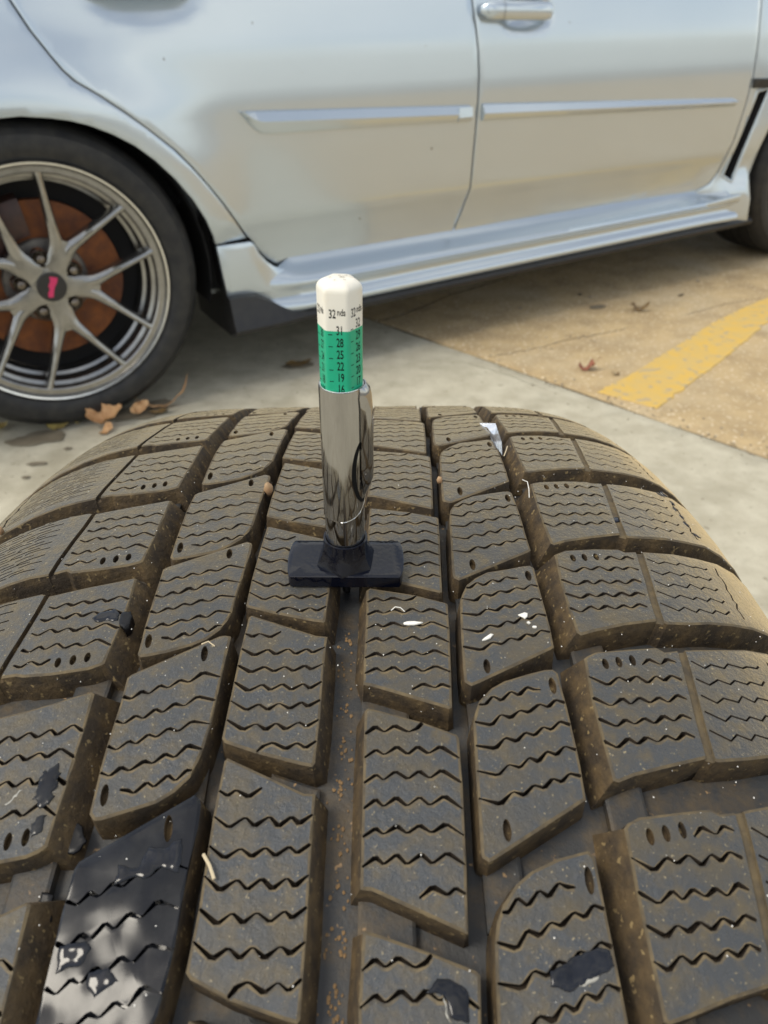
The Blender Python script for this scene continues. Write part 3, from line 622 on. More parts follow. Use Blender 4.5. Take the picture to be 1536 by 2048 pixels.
def clip(pts, O, m=.00022):
    P = np.array(pts, float) * mm; I = inset(O if area(O) > 0 else O[::-1], m); q = inside(P, I); idx = np.where(q)[0]
    if len(idx) < 2: return None
    a, b = idx[0], idx[-1]; core = list(P[a:b + 1])
    def cut(i, o):
        x, y = P[i].copy(), P[o].copy()
        for _ in range(18):
            z = (x + y) / 2
            if inside(z[None], I)[0]: x = z
            else: y = z
        return x
    if a > 0:
        c = cut(a, a - 1)
        if np.linalg.norm(c - core[0]) > 2e-4: core.insert(0, c)
    if b < len(P) - 1:
        c = cut(b, b + 1)
        if np.linalg.norm(c - core[-1]) > 2e-4: core.append(c)
    return np.array(core)
def chaikin(P):
    Q = [P[0]]
    for a, b in zip(P[:-1], P[1:]): Q += [a * .87 + b * .13, a * .13 + b * .87]
    Q.append(P[-1]); return np.array(Q)
def Wc(pts, w, O, sd=0):
    c = clip(pts, O)
    if c is None or len(c) < 2: return None, None
    if len(c) > 4: c[1:-1] += .06 * (c[1:-1] - (c[:-2] + c[2:]) / 2)
    c = chaikin(c); n = len(c)
    ww = np.array([w * (.80 + .55 * noise.noise(Vector((i * .55, sd * 1.37, 0))) + .20 * (1 if (i // 2) % 2 else -1)) for i in range(n)]) * mm; ww = np.clip(ww, .3 * mm, 1.3 * mm); ww[0] *= .75; ww[-1] *= .75
    core = ribbon(c, ww); c2 = c.copy(); c2[:, 1] -= .16 * mm; cc = c2[1:-1] if n > 4 else c2
    return core, ribbon(cc, np.full(len(cc), (w + .45) * mm))
def tread_block(col, tgt, seed, full=True):
    ref = rows[col][1]; r = (lambda x: x) if col in 'DEF' else rot
    base = {'D': 'D', 'C': 'D', 'E': 'E', 'B': 'E', 'F': 'F', 'A': 'F'}[col]
    o, s_, h_ = {'D': (D_o, D_s, []), 'E': (E_o, E_s, E_h), 'F': (F_o, F_s, F_h)}[base]
    O = warp(r(o), ref, tgt) * mm; slots = []; lips = []; k = (tgt[0] - tgt[1]) / (ref[0] - ref[1])
    rr = np.random.default_rng(seed); O = O + rr.normal(0, .00012, O.shape)
    if full:
        for p in s_:
            q, q2 = Wc(warp(r(p), ref, tgt), SW, O, seed * 7 + len(slots))
            if q is not None: slots.append((q, .0024, 3)); lips.append((q2, 0, 6))
        for p in h_:
            c = warp(r([p]), ref, tgt)[0] * mm; slots.append((oval(c, .00072 if base == 'F' else .00078, (.0015 if base == 'F' else .0021) * k, 14, .12 if col in 'AB' else 0), .0016, 5))
        if base == 'F': slots.append((W_(warp(r(F_l), ref, tgt), 1.9 if col == 'F' else 1.4), .0007 if col == 'F' else .0013, 4 if col == 'F' else 5))
        if col == 'F':
            for p in F_os: slots.append((W_(warp([[a, b + FO] for a, b in p], ref, tgt), .50), .0022 if p[0][0] < 100 else .001, 3))
        if col == 'A':
            lo, hi = tgt[1], tgt[0]
            slots += [x for x in hatch(lo + 1.2, hi - 1.5, seed)]
            zz = [[-102.3 + .5 * math.sin(i * 1.9), hi - 9.6 - 1.5 - i * (hi - lo - 3) / 12] for i in range(13)]
            slots.append((W_(zz, .7), .0015, 3))
            for i in range(6):
                c = np.array([-102.3 + .5 * math.sin((2 * i + 1) * 1.9), hi - 11.1 - (2 * i + 1) * (hi - lo - 3) / 12]) * mm; slots.append((oval(c, .0009, .0007, 8), .0025, 3))
    slots += lips
    def dr(p, n):
        d = .0008
        if col == 'F' and n[0] < -.6: d = .0042
        if col == 'A' and n[0] > .6: d = .0046
        if col == 'D' and n[0] < -.6: d = .0022
        if col == 'C' and n[0] > .6: d = .0020
        return d
    wl = .0078
    bp = Vector((seed * 3.7, 0, 0))
    def tm(u, s, d): return tmap(u, s, d + .00022 * noise.noise(Vector((u * 130, s * 130, 0))) + .00010 * noise.noise(Vector((u * 420, s * 420, 5))))
    return O, slots, dr, wl, tm
allrows = {}
for col, (rw, ref) in rows.items():
    meas = list(rw); up = meas[0][0]; pit = 36.2; L = 30.5 if col not in 'CD' else 33.0
    gp = pit - L; lst = list(meas); t = meas[0][0] + gp + L; vis = []
    while t < 205: vis.append((t, t - L)); t += pit
    lst += vis; top = t; b = meas[-1][1] - gp
    while b > -205: lst.append((b, b - L)); b -= pit
    low = b; rest = []; circ = 2 * math.pi * R * 1000; n = int(round((circ - (top - L - low)) / pit)); 
    # remaining arc on the hidden underside
    span = low - (top - L - gp - circ); n = max(1, int(span // pit)); pp = span / n
    for i in range(n): rest.append((low - i * pp, low - i * pp - (pp - gp)))
    allrows[col] = (lst, rest)
sd_ = 0
for col in 'ABCDEF':
    for tgt in allrows[col][0]:
        sd_ += 1; far = tgt[1] > 175 or tgt[0] < -165
        O, sl, dr, wl, tm = tread_block(col, tgt, sd_, not far)
        plate('tread_block', O, tm, RW if (col == 'B' and tgt[0] == -81.7) else RM, tyre, slots=sl, grid=.0045, ins=.00055, drop=.0003, wall=wl, draft=dr, smooth=24, eps=2e-7)
hb = Bag()
for col in 'ABCDEF':
    for tgt in allrows[col][1]:
        O, sl, dr, wl, tm = tread_block(col, tgt, 1, False)
        if area(O) < 0: O = O[::-1]
        n = len(O); V = [tmap(a, b, 0) for a, b in O] + [tmap(a, b, .0078) for a, b in O]
        hb.add(V, [tuple(range(n))] + [(i, n + i, n + (i + 1) % n, (i + 1) % n) for i in range(n)])
hb.put('hidden_tread', [M_top], tyre, kind='stuff')
# raised tie bars in the cross grooves
def tie(u0, u1, s0, s1, dp, sk=0):
    O = np.array([(u0, s0), (u1, s0 + sk), (u1, s1 + sk), (u0, s1)]) * mm
    plate('tie_bar', O, tmap, [M_floor, M_floor, M_floor], tyre, grid=.006, ins=.0006, drop=.0003, wall=.0082 - dp * 0, draft=0, smooth=25, **{}) if False else \
    plate('tie_bar', O, lambda u, s, d: tmap(u, s, dp + d), [M_floor] * 3, tyre, grid=.006, ins=.0006, drop=.0003, wall=.0085 - dp, smooth=25)
def gaps(col):
    L = sorted(allrows[col][0], reverse=True); return [(a[1], b[0]) for a, b in zip(L, L[1:]) if -150 < a[1] < 150]
for a, b in gaps('F'): tie(55.6, 63.5, b - 1.0, a + 2.2, .0052, 1.8)
for a, b in gaps('A'): tie(-56.5, -48.8, b - 2, a + 2.5, .0050, 1.8)
for a, b in gaps('D'): tie(7.4, 17.6, b - 1.2, a + .8, .0056, -3.4)
for a, b in gaps('C'): tie(-10.5, -.6, b - 1.2, a + 1.4, .0056, -3.4)
for a, b in gaps('E'): tie(30.2, 37.5, b - 12.0, a - 7.0, .0060, 4)
for a, b in gaps('B'): tie(-30.5, -23.4, b + 5.5, a + 11.0, .0058, 4)
# carcass: groove floor, shoulders and sidewalls as one revolved skin
us_ = list(np.linspace(-.1215, .1215, 44)); pf = []
def fl(u):
    dr = -2 * A2 * u - 6 * A6 * abs(u) ** 5 * (1 if u > 0 else -1); L = math.hypot(1, dr); return (u + dr / L * .0077, rprof(u) - .0077 / L)
sw = [(.1185, .3130), (.1225, .3060), (.1255, .2900), (.1270, .2750), (.1260, .2600), (.1210, .2450), (.1120, .2320), (.1050, .2250), (.1000, .2180), (.0930, .2180), (.0960, .2320), (.1080, .2500), (.1130, .2750), (.1080, .3050), (.0900, .3260), (0, .3340)]
pf = [(-a, b) for a, b in sw[::-1]] + [fl(u) for u in us_] + sw
seg = 240; V = []
for k in range(seg):
    a = 2 * math.pi * k / seg; e = TZ * math.cos(a) + TB * math.sin(a)
    for u, r in pf: V.append(TC + TA * u + e * r)
m_ = len(pf); F = []; MI = []
for k in range(seg):
    for j in range(m_ - 1):
        F.append((k * m_ + j, k * m_ + j + 1, ((k + 1) % seg) * m_ + j + 1, ((k + 1) % seg) * m_ + j)); MI.append(0 if len(sw) <= j < len(sw) + 43 else 1)
put('carcass', V, F, [M_floor, M_side], tyre, MI, smooth=60)
# shiny tar smears lying on the tread
def lump(x, y, s): return noise.noise(Vector((x * s, y * s, 2.2)))
def smear(pts, off=.00006, m=M_tar, nm='tar_smear', th=.00016, jit=.35, **k):
    P = np.array(pts, float); Q = []
    for i in range(len(P)):
        a, b = P[i], P[(i + 1) % len(P)]; kk = max(2, int(np.linalg.norm(b - a) / .45))
        for j in range(kk):
            q = a + (b - a) * j / kk; Q.append(q + jit * np.array([lump(q[0], q[1], 1.1), lump(q[1], q[0], 1.1)]))
    return plate(nm, np.array(Q) * mm, lambda u, s, d: tmap(u, s, d - off - th - .00010 * lump(u * 1000, s * 1000, .35)), [m] * 3, tyre, grid=.0008, ins=.00025, drop=.00018, wall=th + .0003, smooth=60)
smear([[-30.4, -78.9], [-27.0, -78.9], [-26.3, -77.9], [-24.9, -77.4], [-24.3, -79.2], [-24.2, -81.2], [-24.2, -83.3], [-27.7, -82.3], [-30.0, -84.3], [-31.9, -83.9], [-35.1, -85.3], [-35.2, -81.8], [-31.7, -82.5]])
smear([[-42.4, -94.6], [-38.1, -93.8], [-36.7, -95.0], [-37.9, -97.5], [-39.8, -97.7], [-41.8, -98.6]])
smear([[-36.5, -98.3], [-33.3, -97.8], [-31.2, -99.6], [-32.9, -100.7], [-34.6, -102.2], [-36.3, -100.3]])
smear([[39.2, -98.8], [43.2, -96.8], [47.5, -95.5], [49.6, -95.6], [49.9, -98.0], [47.8, -99.2], [44.8, -100.4], [42.0, -101.7], [38.9, -100.9]])
smear([[20.6, -99.6], [22.4, -99.6], [24.6, -100.7], [25.5, -101.8], [25.4, -105.7], [22.6, -105.1], [22.2, -102.8], [20.7, -101.7], [18.7, -101.7]])
smear([[-56.1, -25.2], [-54.9, -23.6], [-51.4, -22.3], [-49.9, -23.9], [-49.7, -26.3], [-51.0, -26.5], [-52.3, -25.9], [-54.3, -26.9]])
smear([[75.8, 16.2], [79.0, 17.5], [80.6, 16.9], [78.1, 14.4], [76.2, 13.7]], -.0006)
for u, q, w, h in ((101.5, 44.5, 1.6, 1.5), (102.6, 39.5, 1.1, 1.8), (101.6, 34.5, 1.2, 1.6), (102.4, 29.8, 1.0, 1.6), (102.0, 25.0, 1.2, 1.8), (98.8, 41.5, 2.0, 1.0), (103.0, 19.8, 1.8, .9)):
    smear([[u - w, q], [u, q + h], [u + w, q], [u, q - h]], jit=.9)
for P in ([[-53.2, -69.0], [-50.5, -69.4], [-48.5, -71.7], [-45.9, -72.8], [-44.0, -75.9], [-45.0, -78.2], [-46.8, -78.5], [-49.1, -76.3], [-51.6, -75.2], [-53.0, -72.4]], [[-49.7, -85.0], [-47.5, -85.5], [-46.5, -89.8], [-47.5, -92.5], [-50.4, -89.7]]):
    smear(P, -.0045, m=M_tard)
smear([[-49.3, -23.9], [-47.4, -23.6], [-46.6, -25.4], [-46.6, -28.0], [-47.3, -29.3], [-48.8, -27.9], [-49.3, -26.2]], -.0022, th=.0028, m=M_tard)
smear([[-54.5, -64.5], [-52.0, -62.8], [-50.9, -64.5], [-50.8, -69.5], [-52.6, -71.5], [-54.9, -69.5]], m=M_wet, jit=1.1)
smear([[-53.4, -74.0], [-51.2, -72.5], [-50.8, -76.0], [-52.6, -77.0]], m=M_wet, jit=.8)
for P in ([[45.5, -99.5], [47.2, -99.2], [46.6, -100.1], [44.6, -100.6], [43.2, -101.1]], [[21.4, -102.3], [21.9, -103.0], [22.2, -105.6], [21.8, -105.0]], [[-59.6, -70.9], [-57.8, -67.8], [-57.2, -67.9], [-59.2, -71.1]]):
    smear(P, .00012, M_smear, 'chalk_mark', th=.00012, jit=.5)

# ================================================================== DEPTH GAUGE
GS = -8.9; GU = 2.9; DOWN = .0
ph = GS * mm / R; gz0 = TZ * math.cos(ph) + TB * math.sin(ph); gz = gz0 + TA * .021; gz /= np.linalg.norm(gz); gx = TA - gz * TA.dot(gz); gx /= np.linalg.norm(gx); gy = np.cross(gz, gx)
gO = tmap(GU * mm, GS * mm, -.0001)
def G(x, y, z): return gO + gx * (x * mm) + gy * (y * mm) + gz * (z * mm)
gauge = empty('tread_depth_gauge', tuple(gO), 'chrome barrelled tread depth gauge with green scale and white tip standing in the tyre groove', 'depth gauge')
def ring(pr, n=48, m=0, bag=None, a0=0, hexm=False):
    V = []; c = len(pr)
    for k in range(n):
        a = 2 * math.pi * k / n + a0
        for r, z in pr: V.append(G(r * math.cos(a), r * math.sin(a), z))
    bag.add(V, [(k * c + j, k * c + j + 1, ((k + 1) % n) * c + j + 1, ((k + 1) % n) * c + j) for k in range(n) for j in range(c - 1)], m)
# base bar: flat bar with bowed ends
P = []
for i in range(9): a = -.5 + i / 8; P.append((13.1 + 1.3 * math.cos(a * math.pi), 6.0 * math.sin(a * math.pi) if abs(a) < .5 else 6.2 * (1 if a > 0 else -1)))
P = [(13.0, -6.2)] + [(13.0 + 1.35 * math.cos(a), 6.2 * math.sin(a) * 1.0) for a in np.linspace(-1.35, 1.35, 9)] + [(13.0, 6.2), (-13.0, 6.2)] + [(-13.0 - 1.35 * math.cos(a), 6.2 * math.sin(a)) for a in np.linspace(1.35, -1.35, 9)] + [(-13.0, -6.2)]
P = [p for i, p in enumerate(P) if i == 0 or math.hypot(p[0] - P[i - 1][0], p[1] - P[i - 1][1]) > .05]
plate('base_bar', np.array(P) * mm, lambda x, y, d: G(x * 1000, y * 1160, 3.3 - d * 1000), [M_base] * 3, gauge, grid=.003, ins=.0003, drop=.0002, wall=.0032, smooth=50)
b = Bag(); put_pr = []
V = []; n6 = 6
lev = [(7.7, 3.1), (7.4, 3.9), (6.3, 5.9), (5.7, 8.3), (5.35, 10.2), (4.85, 10.2)]
for k in range(36):
    a = 2 * math.pi * k / 36 + rad(-6)
    for r, z in lev:
        hexf = math.cos(math.pi / 6) / math.cos(((a - rad(-6) + math.pi / 2) % (math.pi / 3)) - math.pi / 6); bl = np.interp(z, [3.1, 8, 10.2], [.95, .45, 0]); V.append(G(r * (1 + (hexf - 1) * bl) * math.cos(a), r * (1 + (hexf - 1) * bl) * math.sin(a), z))
b.add(V, [(k * 6 + j, k * 6 + j + 1, ((k + 1) % 36) * 6 + j + 1, ((k + 1) % 36) * 6 + j) for k in range(36) for j in range(5)])
b.put('collar', [M_base], gauge, smooth=28)
b = Bag()      # dark skirt below the bar reaching into the groove
V = []
for z, hx, hy in ((3.0, 6.5, 5.9), (-.6, 5.2, 5.6), (-2.2, 3.0, 4.8)):
    for sx, sy in ((-1, -1), (1, -1), (1, 1), (-1, 1)): V.append(G(sx * hx, sy * hy, z))
b.add(V, [(0, 1, 5, 4), (1, 2, 6, 5), (2, 3, 7, 6), (3, 0, 4, 7), (4, 5, 9, 8), (5, 6, 10, 9), (6, 7, 11, 10), (7, 4, 8, 11), (8, 9, 10, 11)]); b.put('probe_housing', [M_base], gauge)
b = Bag(); ring([(1.0, -2), (1.0, -7.4), (.7, -7.7), (.01, -7.7)], 12, 0, b); b.put('probe', [M_blackp], gauge, smooth=40)
# sleeve: inner tube and outer wrap whose lower edge dips round the right side
ST = 50.8; SR = 4.72
b = Bag(); ring([(SR - .55, ST - 20), (SR - .5, ST - .1), (SR - .25, ST + .05), (SR - .02, ST - .1), (SR - .02, 11), (SR - .05, 5)], 72, 0, b); slv = b.put('sleeve', [M_chrome], gauge, smooth=40)
def lowedge(a):   # angle measured from +x towards the viewer, degrees
    # front of the tube low, sweeping up round the right side
    return np.interp(a, [-100, -95, -82, -60, -40, -20, 0, 20, 60, 180, 260], [17.6, 17.7, 17.9, 18.6, 19.6, 21.5, 24.5, 24.5, 17.6, 17.6, 17.6])
V = []; N = 90
for k in range(N + 1):
    a = -100 + 360 * k / N; le = lowedge(a); c, s = math.cos(rad(a)), math.sin(rad(a)); rr = SR + .20 + .0 * a
    for r, z in ((SR + .02, ST + .0), (rr - .05, ST + .12), (rr, ST - .1), (rr, le + .5), (rr + .06, le + .12), (SR, le)): V.append(G(r * c, r * s, z))
b = Bag(); b.add(V, [(k * 6 + j, k * 6 + j + 1, (k + 1) * 6 + j + 1, (k + 1) * 6 + j) for k in range(N) for j in range(5)]); wrap = b.put('sleeve_wrap', [M_chrome], gauge, smooth=50)
b = Bag(); tube(b, [G((SR + .2) * math.cos(rad(a)), (SR + .2) * math.sin(rad(a)), lowedge(a) + .05) for a in np.linspace(-98, 20, 26)], .00012, 6); b.put('wrap_edge', [M_cut], gauge, smooth=60)
b = Bag(); tube(b, [G((SR - .2) * math.cos(a), (SR - .2) * math.sin(a), ST + .02) for a in np.linspace(0, 2 * math.pi, 60)], .00022, 6); b.put('sleeve_rim', [M_cut], gauge, smooth=60)
# pocket clip on the right: a bent channel standing off the tube
V = []; zz = [ST + .3, ST - .6, ST - 2, ST - 5, ST - 9, ST - 14, ST - 19, ST - 22.5, ST - 24.5, ST - 26, ST - 27.2]
off = [.3, 1.1, 1.5, 1.75, 1.8, 1.9, 1.95, 1.9, 1.4, .7, .25]
for z, o in zip(zz, off):
    w = np.interp(ST - z, [-.3, 2, 5, 22, 27], [30, 34, 30, 30, 14])
    for th in (0, 1):
        for i in range(7):
            a = rad(-8 + w * (i / 6 - .5) * 2); e = 1 - (abs(i - 3) / 3) ** 2 * .8; r = SR + .25 + o * e + (-.25 if th else 0); V.append(G(r * math.cos(a), r * math.sin(a), z))
F = []
for j in range(len(zz) - 1):
    for t in (0, 7):
        for i in range(6): F.append((j * 14 + t + i, j * 14 + t + i + 1, (j + 1) * 14 + t + i + 1, (j + 1) * 14 + t + i))
    F += [(j * 14, (j + 1) * 14, (j + 1) * 14 + 7, j * 14 + 7), (j * 14 + 6, (j + 1) * 14 + 6, (j + 1) * 14 + 13, j * 14 + 13)]
for i in range(6): F.append((i, i + 1, i + 8, i + 7))
put('pocket_clip', V, F, M_chrome, gauge, smooth=45)
# black oval emblem printed on the sleeve, with the start of its lettering
def on_sleeve(a, z, r): return G(r * math.cos(rad(a)), r * math.sin(rad(a)), z)
b = Bag(); V = []; n = 40; zc, hz, ac, ha = 30.5, 8.6, -22, 44
for k in range(n):
    t = 2 * math.pi * k / n
    for f in (1.0, .7):
        V.append(on_sleeve(ac + ha * (1 if f == 1 else .70) * math.cos(t), zc + hz * (1 if f == 1 else .90) * math.sin(t), SR + .245))
b.add(V, [(2 * k, 2 * k + 1, (2 * k + 3) % (2 * n), (2 * k + 2) % (2 * n)) for k in range(n)])
V = [on_sleeve(-37 + 4.2 * math.cos(t), 28.9 + .55 * math.sin(t), SR + .245) for t in np.linspace(0, 2 * math.pi, 12, endpoint=False)]; b.add(V, [tuple(range(12))])
V = [on_sleeve(a, z, SR + .245) for a, z in ((-40, 27.8), (-28, 28.2), (-28, 27.3), (-33, 26.9), (-33, 25.9), (-40, 25.6))]; b.add(V, [tuple(range(6))])
b.put('oval_emblem', [M_ink], wrap)
# hexagonal plunger: green printed scale with white tip
HR = 4.72; HA = rad(-90 - 6)
def hexring(z, r, rnd=.28):
    out = []
    for k in range(6):
        a = HA + rad(30 + 60 * k); c = np.array([math.cos(a), math.sin(a)]) * r
        a1 = HA + rad(60 * k); a2 = HA + rad(60 * (k + 1))
        for t in (-1, -.35, .35, 1):
            tt = np.array([-math.sin(a), math.cos(a)])
            out.append(c + tt * t * rnd * r * .5 - np.array([math.cos(a), math.sin(a)]) * (rnd * r * (.29 if abs(t) == 1 else .14)))
    return out
def hexpr(name, zs, m, capt=True, nm=None):
    b = Bag(); V = []; 
    for z, r in zs: V += [G(p[0], p[1], z) for p in hexring(z, r)]
    F = [(j * 24 + i, j * 24 + (i + 1) % 24, (j + 1) * 24 + (i + 1) % 24, (j + 1) * 24 + i) for j in range(len(zs) - 1) for i in range(24)]
    if capt: F.append(tuple((len(zs) - 1) * 24 + i for i in range(24)))
    b.add(V, F); return b.put(name, [m], gauge, smooth=40)
GH = 64.0; GT = 72.6
bar = hexpr('scale_bar', [(28, HR), (GH, HR)], M_green, False)
tip = hexpr('white_tip', [(GH, HR), (GT - 1.3, HR), (GT - .8, HR * .985), (GT - .4, HR * .95), (GT, HR * .87), (GT + .35, HR * .76), (GT + .65, HR * .62), (GT + .8, HR * .35)], M_white)
AP = HR * math.cos(rad(30)) - .055
def text(s, face, x, z, size, sx=.62, up=0):
    cu = bpy.data.curves.new('t', 'FONT'); cu.body = s; cu.size = size; cu.align_x = 'CENTER'; cu.align_y = 'CENTER'; cu.resolution_u = 3; cu.offset = size * .016
    to = bpy.data.objects.new('t', cu); COL.objects.link(to); dg = bpy.context.evaluated_depsgraph_get(); me = bpy.data.meshes.new_from_object(to.evaluated_get(dg)); bpy.data.objects.remove(to)
    a = HA + rad(60 * face); nrm = gx * math.cos(a) + gy * math.sin(a); ux = gx * -math.sin(a) + gy * math.cos(a); c = gO + nrm * ((AP + .075) * mm)
    V = [c + ux * ((x + v.co.x * sx) * mm) + gz * ((z + v.co.y) * mm) for v in me.vertices]; F = [list(p.vertices) for p in me.polygons]; bpy.data.meshes.remove(me)
    return V, F
def dash(face, x, z, w, h):
    a = HA + rad(60 * face); nrm = gx * math.cos(a) + gy * math.sin(a); ux = gx * -math.sin(a) + gy * math.cos(a); c = gO + nrm * ((AP + .075) * mm)
    return [c + ux * (q * mm) + gz * (r * mm) for q, r in ((x - w / 2, z - h / 2), (x + w / 2, z - h / 2), (x + w / 2, z + h / 2), (x - w / 2, z + h / 2))], [(0, 1, 2, 3)]
sets = {0: (['31', '28', '25', '22', '19', '16', '13'], 64.05), 1: (['32', '29', '26', '23', '20', '17', '14'], 65.0), -1: (['30', '27', '24', '21', '18', '15', '12'], 63.0)}
for face, (nums, z0) in sets.items():
    for i, sN in enumerate(nums):
        z = z0 - i * 2.52; onw = z > GH
        V, F = text(sN, face, .55, z, 2.6, .56); b = Bag(); b.add(V, F); V, F = dash(face, -1.35, z - .80, .85, .17); b.add(V, F)
        b.put('numeral', [M_ink], tip if onw else bar)
    V, F = text('32', face, -.85, 67.4, 2.5, .58); b = Bag(); b.add(V, F); V, F = text('nds', face, .95, 67.8, 1.95, .62); b.add(V, F); b.put('unit_marking', [M_ink], tip)
b = Bag()
for i in range(9): x, y = rng.normal(0, .8, 2); bq = [G(x + dx, y + dy * .4, GT + .87) for dx, dy in ((-.25, -.25), (.25, -.15), (.2, .25), (-.2, .15))]; b.add(bq, [(0, 1, 2, 3)])
b.put('tip_marking', [M_gravel], tip)

# ================================================================== LEAVES AND LITTER
def leafpoly(L, W, lobes, seed, n=44):
    P = []
    for i in range(n):
        t = 2 * math.pi * i / n; r = 1 + .22 * math.cos(lobes * t) * (.6 + .4 * noise.noise(Vector((t, seed, 0)))) + .16 * noise.noise(Vector((math.cos(t) * 3, math.sin(t) * 3, seed)))
        P.append((L * r * math.cos(t), W * r * math.sin(t)))
    return P
def leaf(name, loc, rz, L, W, lobes, m, label, seed=0, curl=1., lift=.002, stem=0, tilt=0, **k):
    P = leafpoly(L, W, lobes, seed); rm = Matrix.Rotation(rz, 3, 'Z') @ Matrix.Rotation(tilt, 3, 'X'); 
    def f(x, y, d):
        z = lift + curl * (x * x * 6 + y * y * 9) * (1 + .8 * noise.noise(Vector((x * 30, y * 30, seed)))) + .004 * noise.noise(Vector((x * 60, y * 60, seed))) * curl - d
        v = rm @ Vector((x, y, z)); return (loc[0] + v.x, loc[1] + v.y, max(loc[2] + v.z, .0035 - d))
    o = plate(name, P, f, [m] * 3, None, grid=L / 9, ins=L * .02, drop=.00005, wall=.0005, smooth=60, origin=(loc[0], loc[1], loc[2]), label=label, category='leaf', **k)
    if stem:
        b = Bag(); q = [rm @ Vector((L * .9 + stem * t, .004 * math.sin(3 * t), lift + curl * L * L * 4 * (1 - t))) for t in np.linspace(0, 1, 7)]
        tube(b, [(loc[0] + v.x, loc[1] + v.y, max(.004, loc[2] + v.z)) for v in q], .0011, 6); b.put('stem', [m], o, smooth=60)
    return o
leaf('dry_leaf', (-.662, 1.592, .010), .25, .042, .026, 3, M_leaf, 'largest curled brown dry leaf on the ground against the rear car wheel', 3, 3.4, .006, 0, .42)
leaf('dry_leaf', (-.600, 1.635, .014), 1.1, .025, .013, 1, M_leaf, 'upright folded orange brown leaf right of the largest curled leaf by the wheel', 5, 3, .006, .0, .8)
leaf('dry_leaf', (-.545, 1.672, .004), .45, .065, .009, 1, M_leaf, 'long thin brown leaf sliver lying right of the upright orange leaf', 8, 2)
leaf('dry_leaf', (-.768, 1.572, .004), .2, .030, .012, 1, M_leafy, 'small pale yellow leaf on the ground under the rear wheel', 11, 4, .003, .02)
leaf('dry_leaf', (-.902, 1.562, .004), 1.0, .022, .016, 3, M_leafy, 'yellow leaf at the far left edge beside the rear tyre', 14, 4)
leaf('dry_leaf', (-.545, 1.640, .004), .3, .030, .010, 3, M_leafd, 'flat ochre leaf on the grey concrete just behind the loose tyre shoulder', 17, 2)
leaf('dry_leaf', (-.648, 1.545, .004), .9, .018, .010, 1, M_leaf, 'small tan leaf peeking over the left shoulder of the loose tyre', 19, 4)
leaf('dry_leaf', (-.235, 1.925, .0045), .35, .036, .017, 3, M_leafd, 'dark wet leaf flat on grey concrete left of the gauge', 21, 1)
leaf('dry_leaf', (.823, 2.344, .004), -.3, .028, .010, 3, M_leafd, 'dark brown leaf on the tan concrete nearest the side skirt', 23, 5)
leaf('dry_leaf', (.555, 1.882, .004), -.1, .027, .013, 5, M_leafr, 'reddish crumpled leaf on tan concrete left of the yellow line end', 25, 5)
leaf('dry_leaf', (.619, 1.844, .004), .2, .011, .006, 1, M_leafd, 'tiny black leaf scrap beside the end of the yellow line', 27, 3)
PL = ['leftmost small pebble in the shade under the side skirt', 'small pebble left of the pale pebble pair above the brown leaf', 'smallest pebble just right of its neighbour above the brown leaf', 'small pebble on tan concrete near the top of the yellow line', 'pebble farthest right, close to the front car tyre', 'tiny pebble beside the one near the top of the yellow line']
for i, (x, y, r) in enumerate([(.45, 2.379, .005), (.674, 2.509, .006), (.702, 2.482, .004), (1.008, 2.489, .006), (1.122, 2.645, .006), (1.02, 2.499, .004)]):
    b = Bag(); blob(b, (x, y, .002), r, 0, (1.2, 1, .6), i, 2)
    b.put('pebble', [M_crack if i % 2 else M_gravel], None, smooth=60, origin=(x, y, 0), label=PL[i], category='pebble', group='pebbles on the tan concrete')
def tchip(u, s, L, W, m, name, label, cat, rz=0, th=.0004, d=0, **k):
    P = oval((0, 0), L, W, 9, 0) + rng.normal(0, min(L, W) * .25, (9, 2)); c, sn = math.cos(rz), math.sin(rz)
    P = np.stack([P[:, 0] * c - P[:, 1] * sn + u * mm, P[:, 0] * sn + P[:, 1] * c + s * mm], -1)
    return plate(name, P, lambda a, b_, dd: tmap(a, b_, dd - th - .0001 + d - .0004 * max(0, noise.noise(Vector((a * 700, b_ * 700, 1))))), [m] * 3, None, grid=.001, ins=min(L, W) * .15, drop=.0001, wall=th, smooth=50, origin=tuple(tmap(u * mm, s * mm, 0)), label=label, category=cat, **k)
tchip(18.9, -28.4, .0022, .0005, M_chip, 'white_chip', 'long thin white sliver on the tread block just right of the gauge base', 'chip', .1)
tchip(44.9, -26.1, .0010, .0009, M_chip, 'white_chip', 'largest square white flake on the block right of the gauge', 'chip')
tchip(35.7, -32.9, .0016, .0005, M_chip, 'white_chip', 'slanted white flake at the lower left of the same block as the square flake', 'chip', .6)
tchip(45.6, -28.5, .0004, .0003, M_chip, 'white_chip', 'tiny white speck just under the square white flake', 'chip')
tchip(46.8, -29.8, .0005, .0003, M_chip, 'white_chip', 'second tiny white speck, lowest under the square white flake', 'chip')
for (u, s, r, d, lab) in ((-21.6, 29.6, .0017, -.0005, 'tan crumb stuck at the block edge left of the gauge barrel'), (29.2, 34.9, .0011, -.0002, 'orange crumb in the narrow groove right of the gauge barrel'), (-98.6, 20.9, .0012, -.001, 'tan crumb at the left edge of the tyre shoulder groove')):
    b = Bag(); p = tmap(u * mm, s * mm, d); blob(b, p, r, 0, (.8, .8, 1.3), u, 2); b.put('crumb', [M_crumb], None, smooth=60, origin=tuple(p), label=lab, category='crumb')
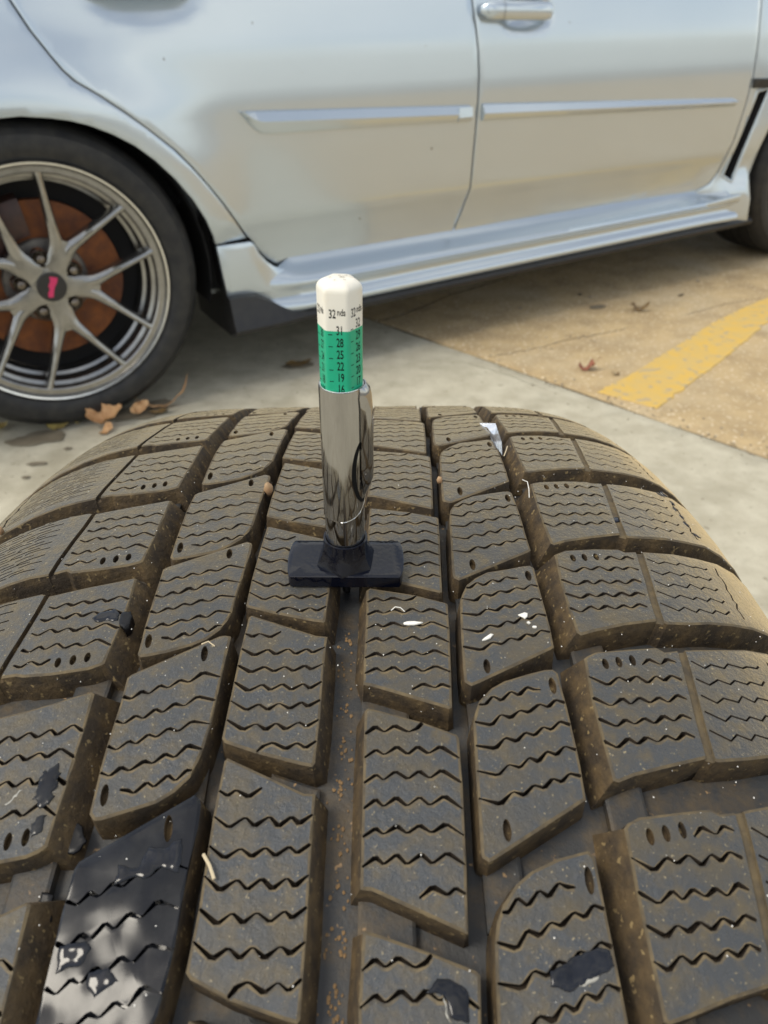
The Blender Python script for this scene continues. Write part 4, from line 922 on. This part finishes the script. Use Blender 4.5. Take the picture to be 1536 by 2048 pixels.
# scrap of clear film caught in the far right groove
V = []
fp = [((47.6, 90), -.8), ((53.2, 88), -1.2), ((53.0, 80), -.4), ((52.6, 68), .0), ((51.8, 60), 2.0), ((50.4, 68), 1.0), ((49.6, 78), -.6)]
n = len(fp); b = Bag(); ctr = tmap(51.0 * mm, 78 * mm, .0035); V = [tmap(u * mm, s * mm, d * mm) for (u, s), d in fp] + [ctr]
V2 = [v + np.array([0, 0, .00015]) for v in V]
b.add(V + V2, [(i, (i + 1) % n, n) for i in range(n)] + [(n + 1 + i, n + 1 + (i + 1) % n, 2 * n + 1) for i in range(n)] + [(i, (i + 1) % n, n + 1 + (i + 1) % n, n + 1 + i) for i in range(n)])
b.put('plastic_scrap', [M_film], None, smooth=60, origin=tuple(ctr), label='torn scrap of clear plastic film caught in the far right tread groove', category='plastic scrap')
# fibres and dust specks
def fibre(pts, label, r=.00012, m=M_straw, d=-.0006):
    b = Bag(); q = [tmap(u * mm, s * mm, d - .0006 * math.sin(i * 1.3)) for i, (u, s) in enumerate(pts)]; tube(b, q, r, 5)
    b.put('straw_fibre', [m], None, smooth=60, origin=tuple(q[0]), label=label, category='fibre')
fibre([(14.0, -24.6), (15.0, -24.0), (16.2, -24.0), (17.2, -24.6)], 'curved pale fibre just below the gauge base bar', m=M_chip)
fibre([(53.6, 62), (52.2, 56), (51.0, 52)], 'straight straw fibre under the clear plastic scrap', .00018)
fibre([(-25.5, -34.9), (-27, -34), (-28.5, -34.6)], 'pale straw fibre at the top corner of a left block', .00016)
fibre([(-20.2, -80.4), (-18.7, -82.4), (-17.6, -84.6)], 'orange straw splinter across the narrow groove at lower left', .0003)
fibre([(54.0, 34.5), (55.0, 32), (54.8, 28), (54.3, 24)], 'white bent fibre on the right shoulder block corner', .00012, M_chip)
b = Bag()
for i in range(420):
    u = rng.uniform(-112, 112); s = rng.uniform(-112, 60); 
    if abs(u - 3.6) < 16 and -20 < s < 5: continue
    d = -.00008
    p = tmap(u * mm, s * mm, d); blob(b, p, rng.uniform(.00005, .00015), 0, (1, 1.3, .6), i, 1)
for i in range(130):
    p = tmap((3.6 + rng.normal(0, 1.1)) * mm, (-108 + 86 * min(1, max(0, (int(rng.integers(0, 9)) + rng.normal(.5, .22)) / 9))) * mm, .0076); blob(b, p, rng.uniform(.00012, .00042), 1, (1, 1.4, .4), i, 1)
b.put('dust_specks', [M_chip, M_grit2], None, kind='stuff', label='fine pale dust specks over the tyre tread', category='dust')
